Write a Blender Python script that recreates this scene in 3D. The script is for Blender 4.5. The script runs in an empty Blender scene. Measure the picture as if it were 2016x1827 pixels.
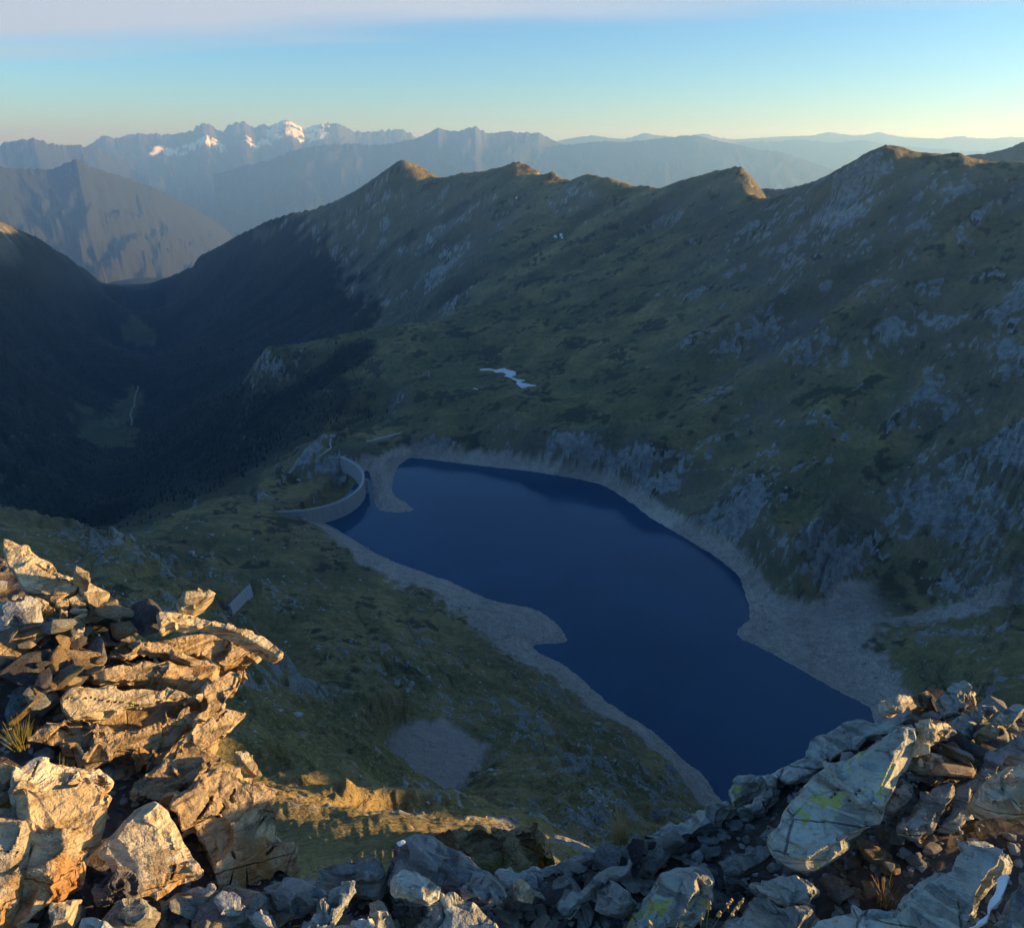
import bpy, bmesh, math, random
import numpy as np
from mathutils import Vector, Matrix

# ------------------------------------------------------------------ camera, sky, sun, exposure
SC = bpy.context.scene
COL = SC.collection
CAM_Z = 440.0                      # metres above the lake
PITCH = math.radians(21.73)
FOC = 1567.0                       # focal length in units of a 2016 x 1827 picture
cam_data = bpy.data.cameras.new('camera')
cam_data.sensor_fit = 'HORIZONTAL'; cam_data.sensor_width = 36.0
cam_data.lens = FOC / 2016.0 * 36.0
cam_data.clip_start = 0.05; cam_data.clip_end = 200000.0
cam = bpy.data.objects.new('camera', cam_data); COL.objects.link(cam)
cam.location = (0, 0, CAM_Z); cam.rotation_euler = (math.radians(90) - PITCH, 0, 0)
SC.camera = cam

SUN_AZ = math.radians(88.0)       # clockwise from the viewing direction (+Y)
SUN_EL = math.radians(7.0)
sun_dir = np.array([math.sin(SUN_AZ) * math.cos(SUN_EL), math.cos(SUN_AZ) * math.cos(SUN_EL), math.sin(SUN_EL)])
sd = bpy.data.lights.new('sun', 'SUN'); sd.energy = 5.0; sd.angle = math.radians(0.5); sd.color = (1.0, 0.69, 0.34)
sun = bpy.data.objects.new('sun', sd); COL.objects.link(sun)
sun.rotation_euler = Vector(sun_dir).to_track_quat('Z', 'Y').to_euler()

world = bpy.data.worlds.new('World'); SC.world = world; world.use_nodes = True
wn = world.node_tree.nodes; wl = world.node_tree.links; wn.clear()
w_out = wn.new('ShaderNodeOutputWorld'); w_bg = wn.new('ShaderNodeBackground')
sky = wn.new('ShaderNodeTexSky'); sky.sky_type = 'NISHITA'; sky.sun_disc = False
sky.sun_elevation = SUN_EL; sky.sun_rotation = SUN_AZ
sky.altitude = 2400; sky.air_density = 1.0; sky.dust_density = 1.0; sky.ozone_density = 3.7
w_bg.inputs['Strength'].default_value = 0.11
# a thin veil of high cloud: noise stretched on a flat layer high overhead
def wnode(t, **kw):
    n = wn.new(t)
    for k, v in kw.items(): setattr(n, k, v)
    return n
def wmath(op, a, b=None, clamp=False):
    n = wn.new('ShaderNodeMath'); n.operation = op; n.use_clamp = clamp
    for i, v in enumerate((a, b)):
        if v is None: continue
        if isinstance(v, (int, float)): n.inputs[i].default_value = v
        else: wl.new(v, n.inputs[i])
    return n.outputs[0]
tc = wnode('ShaderNodeTexCoord'); sx = wnode('ShaderNodeSeparateXYZ'); wl.new(tc.outputs['Generated'], sx.inputs[0])
zz = wmath('MAXIMUM', wmath('ADD', sx.outputs[2], 0.03), 0.02)
cx_ = wmath('DIVIDE', sx.outputs[0], zz); cy_ = wmath('DIVIDE', sx.outputs[1], zz)
cxyz = wnode('ShaderNodeCombineXYZ')
wl.new(wmath('MULTIPLY', cx_, 0.16), cxyz.inputs[0]); wl.new(wmath('MULTIPLY', cy_, 0.5), cxyz.inputs[1])
cn = wnode('ShaderNodeTexNoise'); cn.inputs['Scale'].default_value = 1.3; cn.inputs['Detail'].default_value = 6.0
cn.inputs['Roughness'].default_value = 0.55
wl.new(cxyz.outputs[0], cn.inputs['Vector'])
# the bank's near edge: further away on the left than on the right
edge = wmath('ADD', wmath('SUBTRACT', wmath('ADD', 6.9, wmath('MULTIPLY', cx_, -0.30)), cy_), wmath('MULTIPLY', wmath('SUBTRACT', cn.outputs[0], 0.5), 2.4))
veil = wmath('MULTIPLY', wmath('DIVIDE', edge, 1.5, True), wmath('ADD', 0.35, wmath('MULTIPLY', cn.outputs[0], 0.85)))
# it thins out again overhead
veil = wmath('MULTIPLY', veil, wmath('MULTIPLY', wmath('SUBTRACT', cy_, 2.6), 0.45, True))
veil = wmath('MULTIPLY', veil, wmath('GREATER_THAN', cy_, 0.0))
veil = wmath('MULTIPLY', veil, 1.3, True)
cmix = wnode('ShaderNodeMix'); cmix.data_type = 'RGBA'
wl.new(veil, cmix.inputs['Factor']); wl.new(sky.outputs[0], cmix.inputs['A'])
cmix.inputs['B'].default_value = (1.95, 2.25, 2.9, 1)
wl.new(cmix.outputs['Result'], w_bg.inputs['Color']); wl.new(w_bg.outputs[0], w_out.inputs[0])

SC.view_settings.view_transform = 'Standard'; SC.view_settings.look = 'None'
SC.view_settings.gamma = 1.0; SC.view_settings.use_curve_mapping = False
SC.view_settings.exposure = 1.36
SC.render.engine = 'CYCLES'
SC.cycles.max_bounces = 6; SC.cycles.diffuse_bounces = 3; SC.cycles.glossy_bounces = 2; SC.cycles.volume_bounces = 4
SC.cycles.use_denoising = True
SC.cycles.sample_clamp_indirect = 4.0

# ------------------------------------------------------------------ helpers: rays, noise, meshes, materials
def ray(px, py):
    """direction of the viewing ray through (px, py) of a 2016 x 1827 picture"""
    u = (np.asarray(px, float) - 1008.0) / FOC; v = -(np.asarray(py, float) - 913.5) / FOC
    cp, sp = math.cos(PITCH), math.sin(PITCH)
    return np.stack([u, cp + v * sp, -sp + v * cp], -1)
def pz(px, py, z):
    d = ray(px, py); t = (z - CAM_Z) / d[..., 2]
    return np.array([0, 0, CAM_Z]) + d * t[..., None] if d.ndim > 1 else np.array([0, 0, CAM_Z]) + d * t
def pr(px, py, r):
    d = ray(px, py); t = r / np.hypot(d[..., 0], d[..., 1])
    return np.array([0, 0, CAM_Z]) + d * t
def S(pts):                                            # full-size photograph pixels -> 2016-wide pixels
    return [(x / 1.33135, y / 1.33135) for x, y in pts]
def project(p):
    q = p - np.array([0, 0, CAM_Z]); cp, sp = math.cos(PITCH), math.sin(PITCH)
    f = q[:, 1] * cp - q[:, 2] * sp; u = q[:, 1] * sp + q[:, 2] * cp
    return 1008.0 + FOC * q[:, 0] / f, 913.5 - FOC * u / f

def _hash(ix, iy, iz, seed):
    h = (ix.astype(np.uint32) * np.uint32(0x8da6b343)) ^ (iy.astype(np.uint32) * np.uint32(0xd8163841)) ^ (iz.astype(np.uint32) * np.uint32(0xcb1ab31f)) ^ np.uint32((seed * 0x9e3779b1) & 0xffffffff)
    h ^= h >> np.uint32(15); h *= np.uint32(0x2c1b3c6d); h ^= h >> np.uint32(12); h *= np.uint32(0x297a2d39); h ^= h >> np.uint32(15)
    return h
def hashf(ix, iy=0, iz=0, seed=0):
    ix = np.asarray(ix).astype(np.int64); iy = np.zeros_like(ix) + np.asarray(iy).astype(np.int64); iz = np.zeros_like(ix) + np.asarray(iz).astype(np.int64)
    return _hash(ix, iy, iz, seed).astype(np.float32) / np.float32(4294967295.0)
_G2 = np.stack([np.cos(np.arange(64) * 2 * math.pi / 64), np.sin(np.arange(64) * 2 * math.pi / 64)], -1).astype(np.float32)
def perlin2(x, y, seed=0):
    x = np.asarray(x, np.float64); y = np.asarray(y, np.float64)
    xi = np.floor(x); yi = np.floor(y); fx = (x - xi).astype(np.float32); fy = (y - yi).astype(np.float32)
    xi = xi.astype(np.int64); yi = yi.astype(np.int64); z0 = np.zeros_like(xi)
    def g(a, b):
        k = (_hash(xi + a, yi + b, z0, seed) & np.uint32(63)).astype(np.int64)
        return _G2[k, 0] * (fx - a) + _G2[k, 1] * (fy - b)
    u = fx * fx * fx * (fx * (fx * 6 - 15) + 10); v = fy * fy * fy * (fy * (fy * 6 - 15) + 10)
    a = g(0, 0); b = g(1, 0); c = g(0, 1); d = g(1, 1)
    return (a + (b - a) * u + (c + (d - c) * u - a - (b - a) * u) * v) * 1.5
def fbm2(x, y, oct=4, seed=0, gain=0.5, ridged=False):
    t = np.zeros(np.shape(x), np.float32); a = 1.0; s = 0.0; k = 1.0
    for o in range(oct):
        n = perlin2(x * k + 13.7 * o, y * k - 7.3 * o, seed + o)
        t += a * (1 - 2 * np.abs(n) if ridged else n); s += a; a *= gain; k *= 2.03
    return t / s
_G3 = np.array([[1,1,0],[-1,1,0],[1,-1,0],[-1,-1,0],[1,0,1],[-1,0,1],[1,0,-1],[-1,0,-1],[0,1,1],[0,-1,1],[0,1,-1],[0,-1,-1],[1,1,0],[-1,1,0],[0,-1,1],[0,-1,-1]], np.float32)
def perlin3(p, seed=0):
    pi = np.floor(p); f = (p - pi).astype(np.float32); pi = pi.astype(np.int64)
    w = f * f * f * (f * (f * 6 - 15) + 10)
    out = np.zeros(len(p), np.float32)
    for a in (0, 1):
        for b in (0, 1):
            for c in (0, 1):
                k = (_hash(pi[:, 0] + a, pi[:, 1] + b, pi[:, 2] + c, seed) & np.uint32(15)).astype(np.int64)
                g = _G3[k]; d = g[:, 0] * (f[:, 0] - a) + g[:, 1] * (f[:, 1] - b) + g[:, 2] * (f[:, 2] - c)
                out += d * (w[:, 0] if a else 1 - w[:, 0]) * (w[:, 1] if b else 1 - w[:, 1]) * (w[:, 2] if c else 1 - w[:, 2])
    return out
def fbm3(p, oct=3, seed=0, gain=0.5):
    t = np.zeros(len(p), np.float32); a = 1.0; s = 0.0; k = 1.0
    for o in range(oct):
        t += a * perlin3(p * k + 5.1 * o, seed + o); s += a; a *= gain; k *= 2.1
    return t / s
def sstep(a, b, x):
    t = np.clip((x - a) / (b - a), 0, 1); return t * t * (3 - 2 * t)

def mesh_from(name, co, faces, smooth=True):
    """faces: (n,4) or (n,3) index array"""
    me = bpy.data.meshes.new(name); co = np.ascontiguousarray(co, np.float32); faces = np.ascontiguousarray(faces, np.int32)
    n, k = faces.shape
    me.vertices.add(len(co)); me.vertices.foreach_set('co', co.ravel())
    me.loops.add(n * k); me.loops.foreach_set('vertex_index', faces.ravel())
    me.polygons.add(n); me.polygons.foreach_set('loop_start', np.arange(0, n * k, k, dtype=np.int32))
    me.polygons.foreach_set('use_smooth', np.full(n, smooth, bool))
    me.update(calc_edges=True); me.validate()
    return me
def grid_faces(nr, nc):
    i = np.arange(nr - 1)[:, None] * nc + np.arange(nc - 1)[None, :]
    return np.stack([i, i + 1, i + nc + 1, i + nc], -1).reshape(-1, 4)
def attr(me, name, val):
    a = me.attributes.new(name, 'FLOAT', 'POINT'); a.data.foreach_set('value', np.ascontiguousarray(val, np.float32).ravel())
def obj(name, me, mat=None, parent=None, label=None, cat=None, group=None, kind=None):
    o = bpy.data.objects.new(name, me); COL.objects.link(o)
    if mat is not None and me is not None and len(me.materials) == 0: me.materials.append(mat)
    if parent is not None: o.parent = parent
    if label: o['label'] = label
    if cat: o['category'] = cat
    if group: o['group'] = group
    if kind: o['kind'] = kind
    return o
def empty(name, loc, label, cat, group=None):
    o = bpy.data.objects.new(name, None); COL.objects.link(o); o.location = loc
    o['label'] = label; o['category'] = cat
    if group: o['group'] = group
    return o

class NT:
    """small material builder"""
    def __init__(s, name):
        s.m = bpy.data.materials.new(name); s.m.use_nodes = True; s.t = s.m.node_tree; s.n = s.t.nodes; s.l = s.t.links
        s.b = s.n['Principled BSDF']; s.b.inputs['Roughness'].default_value = 0.9
        try: s.b.inputs['Specular IOR Level'].default_value = 0.25
        except Exception: pass
        s.pos = s.n.new('ShaderNodeTexCoord').outputs['Object']
    def put(s, sock, v):
        if isinstance(v, (int, float)): sock.default_value = v
        elif isinstance(v, tuple): sock.default_value = v if len(v) == 4 or sock.type == 'VECTOR' else (*v, 1)
        else: s.l.new(v, sock)
    def math(s, op, a, b=None, clamp=False):
        n = s.n.new('ShaderNodeMath'); n.operation = op; n.use_clamp = clamp; s.put(n.inputs[0], a)
        if b is not None: s.put(n.inputs[1], b)
        return n.outputs[0]
    def noise(s, scale, detail=4, rough=0.55, vec=None, dist=0.0):
        n = s.n.new('ShaderNodeTexNoise'); n.inputs['Scale'].default_value = scale; n.inputs['Detail'].default_value = detail
        n.inputs['Roughness'].default_value = rough; n.inputs['Distortion'].default_value = dist
        s.l.new(vec if vec is not None else s.pos, n.inputs['Vector']); return n.outputs[0]
    def voro(s, scale, feature='F1', vec=None, out='Distance'):
        n = s.n.new('ShaderNodeTexVoronoi'); n.feature = feature; n.inputs['Scale'].default_value = scale
        s.l.new(vec if vec is not None else s.pos, n.inputs['Vector']); return n.outputs[out]
    def mapv(s, scale=(1, 1, 1), rot=(0, 0, 0)):
        n = s.n.new('ShaderNodeMapping'); n.inputs['Scale'].default_value = scale; n.inputs['Rotation'].default_value = rot
        s.l.new(s.pos, n.inputs['Vector']); return n.outputs[0]
    def ramp(s, f, lo, hi):
        n = s.n.new('ShaderNodeMapRange'); n.interpolation_type = 'SMOOTHSTEP'
        s.put(n.inputs['Value'], f); n.inputs['From Min'].default_value = lo; n.inputs['From Max'].default_value = hi
        return n.outputs[0]
    def mix(s, f, a, b, mode='MIX'):
        n = s.n.new('ShaderNodeMix'); n.data_type = 'RGBA'; n.blend_type = mode
        s.put(n.inputs['Factor'], f); s.put(n.inputs['A'], a); s.put(n.inputs['B'], b); return n.outputs['Result']
    def attr(s, name):
        n = s.n.new('ShaderNodeAttribute'); n.attribute_name = name; return n.outputs['Fac']
    def rand(s): return s.n.new('ShaderNodeObjectInfo').outputs['Random']
    def bump(s, h, strength=0.5, dist=1.0, prev=None):
        n = s.n.new('ShaderNodeBump'); n.inputs['Strength'].default_value = strength; n.inputs['Distance'].default_value = dist
        s.put(n.inputs['Height'], h)
        if prev is not None: s.l.new(prev, n.inputs['Normal'])
        return n.outputs[0]
    def done(s, col, nrm=None, rough=None):
        s.put(s.b.inputs['Base Color'], col)
        if nrm is not None: s.l.new(nrm, s.b.inputs['Normal'])
        if rough is not None: s.put(s.b.inputs['Roughness'], rough)
        return s.m
# ------------------------------------------------------------------ lake outline (z = 0) and the basin's heights
LAKE_P = [(600,1012),(655,1037),(700,1065),(760,1100),(830,1125),(900,1150),(960,1180),(1010,1190),(1060,1200),(1100,1230),(1122,1265),(1080,1267),
          (1042,1270),(1062,1286),(1100,1302),(1140,1330),(1180,1370),(1230,1405),(1290,1440),(1340,1490),(1390,1530),(1412,1565),(1440,1610),(1520,1640),(1640,1570),
          (1730,1460),(1715,1395),(1700,1385),(1640,1355),(1560,1310),(1500,1276),(1447,1252),(1452,1240),(1478,1215),(1474,1190),(1466,1168),
          (1455,1132),(1400,1090),(1330,1048),(1280,1020),(1243,990),(1190,955),(1130,942),(1060,930),(990,922),(900,912),(830,903),(805,902),
          (785,915),(775,940),(770,962),(778,978),(800,990),(818,1006),(780,1009),(745,1006),(736,985),(733,950),(728,930),(718,925),(700,960),(660,1000)]
LAKE = pz(np.array([p[0] for p in LAKE_P]), np.array([p[1] for p in LAKE_P]), np.zeros(len(LAKE_P)))[:, :2]
def chaikin_closed(P, it=2):
    P = np.asarray(P, float)
    for _ in range(it):
        N = np.roll(P, -1, axis=0); Q = np.empty((2 * len(P), 2)); Q[0::2] = 0.8 * P + 0.2 * N; Q[1::2] = 0.2 * P + 0.8 * N; P = Q
    return P
LAKE = chaikin_closed(LAKE, 2)
def seg_dist(x, y, poly, closed=True):
    d = np.full(x.shape, 1e9); n = len(poly)
    for i in range(n if closed else n - 1):
        ax, ay = poly[i]; bx, by = poly[(i + 1) % n]; dx, dy = bx - ax, by - ay
        t = np.clip(((x - ax) * dx + (y - ay) * dy) / (dx * dx + dy * dy + 1e-9), 0, 1)
        d = np.minimum(d, np.hypot(x - ax - t * dx, y - ay - t * dy))
    return d
def inside(x, y, poly):
    c = np.zeros(x.shape, bool); n = len(poly); j = n - 1
    for i in range(n):
        xi, yi = poly[i]; xj, yj = poly[j]
        if yi != yj: c ^= ((yi > y) != (yj > y)) & (x < (xj - xi) * (y - yi) / (yj - yi) + xi)
        j = i
    return c

CZ = [  # (px, py, z)
 # bare band above the water, far shore and dam neck
 (805,880,17),(860,882,17),(900,885,17),(1000,890,17),(1080,913,17),(1180,935,17),(1225,945,17),(1262,965,17),(1302,1000,17),(1380,1035,17),(1450,1070,17),(1500,1120,17),
 (745,925,14),(700,890,24),(660,905,16),(760,985,3),(790,1000,2),(760,940,8),
 # near shore: bare shelf
 (665,1036,4),(700,1062,5),(770,1150,14),(830,1165,11),(900,1230,15),(960,1290,22),(1060,1340,24),(1200,1430,22),(1290,1500,22),(1340,1590,25),(1000,1225,6),(1180,1400,8),
 # delta and right bank
 (1500,1205,2),(1600,1215,6),(1700,1222,9),(1850,1217,17),(2016,1180,34),(1640,1150,12),(1750,1110,26),(1880,1100,44),(2000,1100,70),(1750,1010,60),(1880,1000,74),(2000,1000,96),(1560,1275,6),(1690,1265,14),(1760,1320,14),(1830,1372,18),(1740,1400,4),
 (1850,1300,30),(1950,1250,40),(2016,1260,56),(1930,1340,48),(2016,1380,84),(1800,1280,22),
 # below the dam
 (640,985,-4),(600,965,-8),(560,950,-8),(540,990,2),(690,945,-12),(680,970,-10),(500,960,-2),
 (800,855,26),(740,860,24),(690,850,28),(640,880,18),(860,850,30),(940,840,36),(1000,860,30),(600,905,8),(550,930,5),
 # knoll between dam and valley
 (545,1005,21),(585,1022,20),(620,1040,16),(500,1020,36),(440,1020,40),(400,1040,46),(340,1030,34),(300,1025,20),(270,1050,40),(560,1075,30),(640,1080,22),(700,1120,16),
 (400,1100,62),(480,1110,46),(575,1110,36),(640,1170,34),(700,1200,34),(560,1190,58),(475,1175,72),(440,1160,76),(520,1180,62),(620,1230,62),(700,1260,58),(800,1250,42),(380,1150,84),(345,1120,92),
 # far rim of the plateau, small dam neck to upper shoulder
 (470,975,18),(500,945,-2),(380,995,16),
 # slope from the summit to the lake
 (640,1290,100),(720,1330,100),(800,1330,78),(880,1300,52),(820,1400,96),(740,1410,120),(850,1440,99),(930,1470,98),(850,1500,98),(800,1520,99),(780,1480,99),(890,1540,100),(840,1580,108),
 (960,1400,82),(1000,1380,70),(1100,1450,66),(1020,1480,98),(1200,1530,62),(1100,1540,110),(980,1560,128),(1250,1600,90),(1150,1600,140),(1050,1640,190),(920,1620,180),(1300,1640,120),(1400,1680,120),(1200,1680,220),
 # spur running out from the summit on the left
 (0,1005,150),(60,1030,142),(110,1055,136),(200,1060,150),(250,1075,152),(300,1110,158),(340,1150,168),(430,1190,184),(500,1235,200),(560,1300,220),(640,1380,250),(700,1445,276),(740,1500,292),(770,1545,304),(810,1590,316),(850,1625,326),
 (200,1140,205),(100,1120,205),(0,1110,215),(300,1200,222),(450,1300,270),(560,1400,300),(620,1480,322),(650,1560,338),(700,1620,350),(600,1640,366),(760,1640,346),(500,1560,352),(300,1400,330),(100,1300,310),
]
CR = [  # (px, py, horizontal range in metres)
 # right mountain, skyline
 (1492,392,1980),(1560,377,1880),(1640,346,1740),(1690,313,1660),(1720,294,1630),(1745,288,1610),(1770,299,1605),(1790,304,1600),(1850,311,1610),(1880,304,1620),(1910,311,1620),(1935,320,1620),(1980,319,1610),(2016,319,1600),
 # its face
 (1750,400,1500),(1750,500,1390),(1750,700,1190),(1750,850,1040),(1750,930,960),(2000,420,1470),(2000,500,1350),(2000,700,1130),(2000,930,950),
 (1880,400,1490),(1880,600,1250),(1880,800,1060),(1880,920,960),(1620,420,1600),(1620,500,1460),(1620,650,1220),(1620,800,1050),(1620,950,915),(1560,1060,800),
 (1500,470,1720),(1500,560,1500),(1500,700,1230),(1500,850,1030),(1480,960,920),(1400,960,940),(1500,1040,830),
 # central ridge, skyline
 (228,568,6400),(300,546,5500),(360,516,4900),(400,501,4600),(440,481,4350),(470,463,4150),(530,433,3900),(570,421,3750),(620,411,3600),(660,396,3480),(700,376,3330),(740,351,3180),(770,329,3070),(793,317,3000),(815,331,2960),(845,353,2920),(870,351,2890),(895,346,2860),(920,344,2820),(950,341,2760),(975,336,2690),(1000,326,2630),(1020,321,2600),(1040,331,2570),(1060,348,2540),(1085,343,2500),(1100,351,2470),(1113,369,2430),(1130,353,2420),(1160,343,2380),(1200,353,2330),(1240,366,2300),(1300,373,2240),(1330,359,2220),(1380,346,2180),(1420,337,2150),(1455,331,2120),(1475,356,2090),
 # its face
 (1400,420,2000),(1400,520,1700),(1400,650,1370),(1400,780,1150),(1400,880,1020),(1300,450,2020),(1300,560,1700),(1300,700,1340),(1300,820,1120),(1280,900,1010),
 (1200,430,2140),(1200,540,1800),(1200,660,1480),(1200,760,1270),(1200,850,1090),(1100,430,2260),(1100,530,1930),(1100,620,1680),(1100,700,1450),(1090,790,1240),(1100,860,1090),
 (1000,420,2340),(1000,520,2040),(1000,600,1790),(1000,660,1600),(1000,735,1380),(1000,800,1200),(900,430,2520),(900,520,2200),(900,590,1980),(900,625,1800),(900,690,1560),(900,770,1300),(900,830,1130),
 (800,420,2780),(800,520,2480),(800,600,2260),(800,640,1740),(800,700,1530),(800,770,1320),(800,820,1180),(800,633,2140),
 (700,440,3080),(700,520,2820),(700,600,2560),(700,640,2440),(700,652,1760),(700,720,1560),(700,780,1380),(600,480,3320),(600,560,2980),(600,640,2600),(600,670,2440),(600,678,1720),(600,740,1600),(600,810,1420),(640,850,1270),
 (500,530,3700),(500,620,3050),(500,690,2600),(520,688,1700),(500,760,1620),(500,850,1470),(440,800,1680),(430,860,1570),(540,890,1330),
 # deep valley: floor and both flanks
 (255,610,5300),(290,660,4300),(275,730,3350),(268,790,2700),(260,850,2340),(225,910,2020),(185,980,1720),(150,1045,1500),(120,1060,1430),
 (400,560,4000),(400,640,3300),(400,720,2600),(400,800,2020),(380,880,1740),(340,940,1560),(300,985,1400),(420,930,1420),(480,920,1360),(330,600,4700),(330,700,3350),(320,780,2600),(320,880,1880),(250,980,1520),
 (0,438,3300),(60,466,3700),(110,496,4200),(160,531,4900),(200,556,5600),(0,520,2950),(0,600,2650),(0,700,2300),(0,800,1950),(0,900,1650),(0,970,1450),(80,600,3100),(80,720,2500),(80,850,1980),(80,960,1580),(150,640,3700),(150,760,2750),(160,860,2200),(200,700,3600),(210,800,2560),(210,640,4600),(40,1000,1400),
]
EXTRA = []   # (azimuth deg, range, z): hidden backs of ridges, ground outside the frame
def addp(az, r, z): EXTRA.append((math.radians(az), math.log(r), z))
for (px, py, r) in CR:      # behind the skylines the ground falls away
    pass
for px, py, r in [(1560,377,1880),(1690,313,1660),(1745,288,1610),(1850,311,1610),(1980,319,1610),(1455,331,2120),(1380,346,2180),(1300,373,2240),(1200,353,2330),(1113,369,2430),(1020,321,2600),(950,341,2760),(870,351,2890),(793,317,3000),(740,351,3180),(660,396,3480),(570,421,3750),(470,463,4150),(400,501,4600),(300,546,5500),(0,438,3300),(110,496,4200),(200,556,5600)]:
    p = pr(px, py, r); a = math.degrees(math.atan2(p[0], p[1]))
    addp(a, r * 1.13, p[2] - 0.13 * r * 0.55); addp(a, r * 1.5, p[2] - 0.5 * r * 0.5)
# behind the plateau's shoulder
for px, py, r in [(520,688,1700),(600,678,1720),(700,652,1760),(800,640,1740)]:
    p = pr(px, py, r); a = math.degrees(math.atan2(p[0], p[1])); addp(a, r * 1.1, p[2] - 95)
for px, py, r, dz in [(640,878,1090,-40),(700,838,1150,-30),(760,808,1210,-20),(560,925,1040,-45),(500,943,1010,-50),(440,985,1000,-60),(360,998,960,-70),(280,1020,900,-80)]:
    p = pr(px, py, r); a = math.degrees(math.atan2(p[0], p[1])); addp(a, r * 1.1, p[2] + dz - 0.1 * r * 0.2)
for px, py, z in [(340,1150,168),(385,1172,176),(430,1190,184),(465,1212,192),(500,1235,200),(560,1300,220),(640,1380,250),(700,1445,276)]:
    p = pz(px, py, z); r = math.hypot(p[0], p[1]); a = math.degrees(math.atan2(p[0], p[1])); addp(a, r * 1.07, z - 46); addp(a, r * 1.16, z - 82)
# cirque wall closing the basin on the right, outside the frame, and back to the summit; heights shaped for the basin's shade and a sunlit near slope
for az, r, z in [(38,1560,440),(45,1450,466),(52,1300,478),(60,1080,482),(70,680,470),(80,540,405),(90,400,385),(100,300,395),(110,230,420),
                 (38,1850,320),(50,1650,330),(65,1250,350),(80,850,360),(95,620,350),(110,480,330),
                 (40,1200,260),(40,900,110),(48,1050,260),(48,760,120),(58,820,330),(58,560,200),(70,480,360),(70,300,290),(85,330,372),(85,200,350),(100,180,400),(45,400,150),(60,260,260),(40,300,200),(75,160,330),(100,100,390),
                 (45,2000,0),(70,1800,0),(95,1500,0),(40,4000,-300),(80,4000,-600),(112,3000,-600),(60,7000,-1100),(20,7000,-900),(0,7000,-900),(-10,8000,-1000),(-25,9000,-900),(-40,7000,-500),(110,7000,-1100),
                 (-38,500,190),(-38,800,100),(-38,1200,-60),(-38,1800,-60),(-38,2600,120),(-42,3200,260),(-50,600,230),(-50,1500,120),(-50,3000,330),(-40,250,300),(-50,200,320),(-45,5000,0),
                 (30,450,100),(30,300,165),(24,240,195),(15,200,215),(8,200,215),(25,400,70),(15,300,110)]:
    addp(az, r, z)
for az in range(-50, 113, 9):
    addp(az, 14, 418); addp(az, 20, 410.5); addp(az, 26, 409 if az < 3 else 403); addp(az, 48, 389 if az < 3 else 374); 
    if az > 30 or az < -34: addp(az, 90, 365)
addp(-25, 100, 356); addp(-15, 95, 352); addp(-5, 100, 340); addp(-20, 70, 372); addp(-10, 70, 369); addp(5, 105, 325); addp(15, 100, 322); addp(25, 100, 322)

cp_ = []
for px, py, z in CZ:
    p = pz(px, py, z); cp_.append((math.atan2(p[0], p[1]), math.log(math.hypot(p[0], p[1])), z))
for px, py, r in CR:
    p = pr(px, py, r); cp_.append((math.atan2(p[0], p[1]), math.log(r), p[2]))
for i in range(0, len(LAKE), 7):
    cp_.append((math.atan2(LAKE[i, 0], LAKE[i, 1]), math.log(math.hypot(*LAKE[i])), 0.0))
CP = np.array(cp_ + EXTRA)
# drop near-duplicates
keep = []
for i in range(len(CP)):
    if all(abs(CP[i, 0] - CP[j, 0]) + abs(CP[i, 1] - CP[j, 1]) > 0.008 for j in keep): keep.append(i)
CP = CP[keep]

NC0, NR0 = 700, 700
az = np.radians(np.concatenate([np.linspace(-56, -36.3, 24, endpoint=False), np.linspace(-36.3, 36.3, NC0, endpoint=False), np.linspace(36.3, 112, 96)]))
rr = np.concatenate([np.exp(np.linspace(math.log(14), math.log(80), 90, endpoint=False)), np.exp(np.linspace(math.log(80), math.log(3100), NR0, endpoint=False)), np.exp(np.linspace(math.log(3100), math.log(9500), 90))])
A, L = np.meshgrid(az, np.log(rr))
nR, nC = A.shape
def rbf_fit(P, c, reg):
    d = np.hypot(P[:, None, 0] - P[None, :, 0], P[:, None, 1] - P[None, :, 1]); n = len(P)
    K = np.sqrt(d * d + c * c) + np.eye(n) * -reg
    M = np.zeros((n + 3, n + 3)); M[:n, :n] = K; M[:n, n] = 1; M[:n, n + 1:] = P[:, :2]; M[n, :n] = 1; M[n + 1:, :n] = P[:, :2].T
    return np.linalg.solve(M, np.concatenate([P[:, 2], np.zeros(3)]))
W = rbf_fit(CP, 0.006, 0.0004)
def rbf_eval(a, l):
    sh = a.shape; a = a.ravel().astype(np.float32); l = l.ravel().astype(np.float32); out = np.zeros(len(a), np.float32); n = len(CP)
    P = CP.astype(np.float32); w = W[:n].astype(np.float32)
    for i in range(0, len(a), 8192):
        d2 = (a[i:i + 8192, None] - P[None, :, 0]) ** 2 + (l[i:i + 8192, None] - P[None, :, 1]) ** 2 + np.float32(0.000036)
        out[i:i + 8192] = np.sqrt(d2) @ w
    out += W[n] + W[n + 1] * a + W[n + 2] * l
    return out.reshape(sh)
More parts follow.
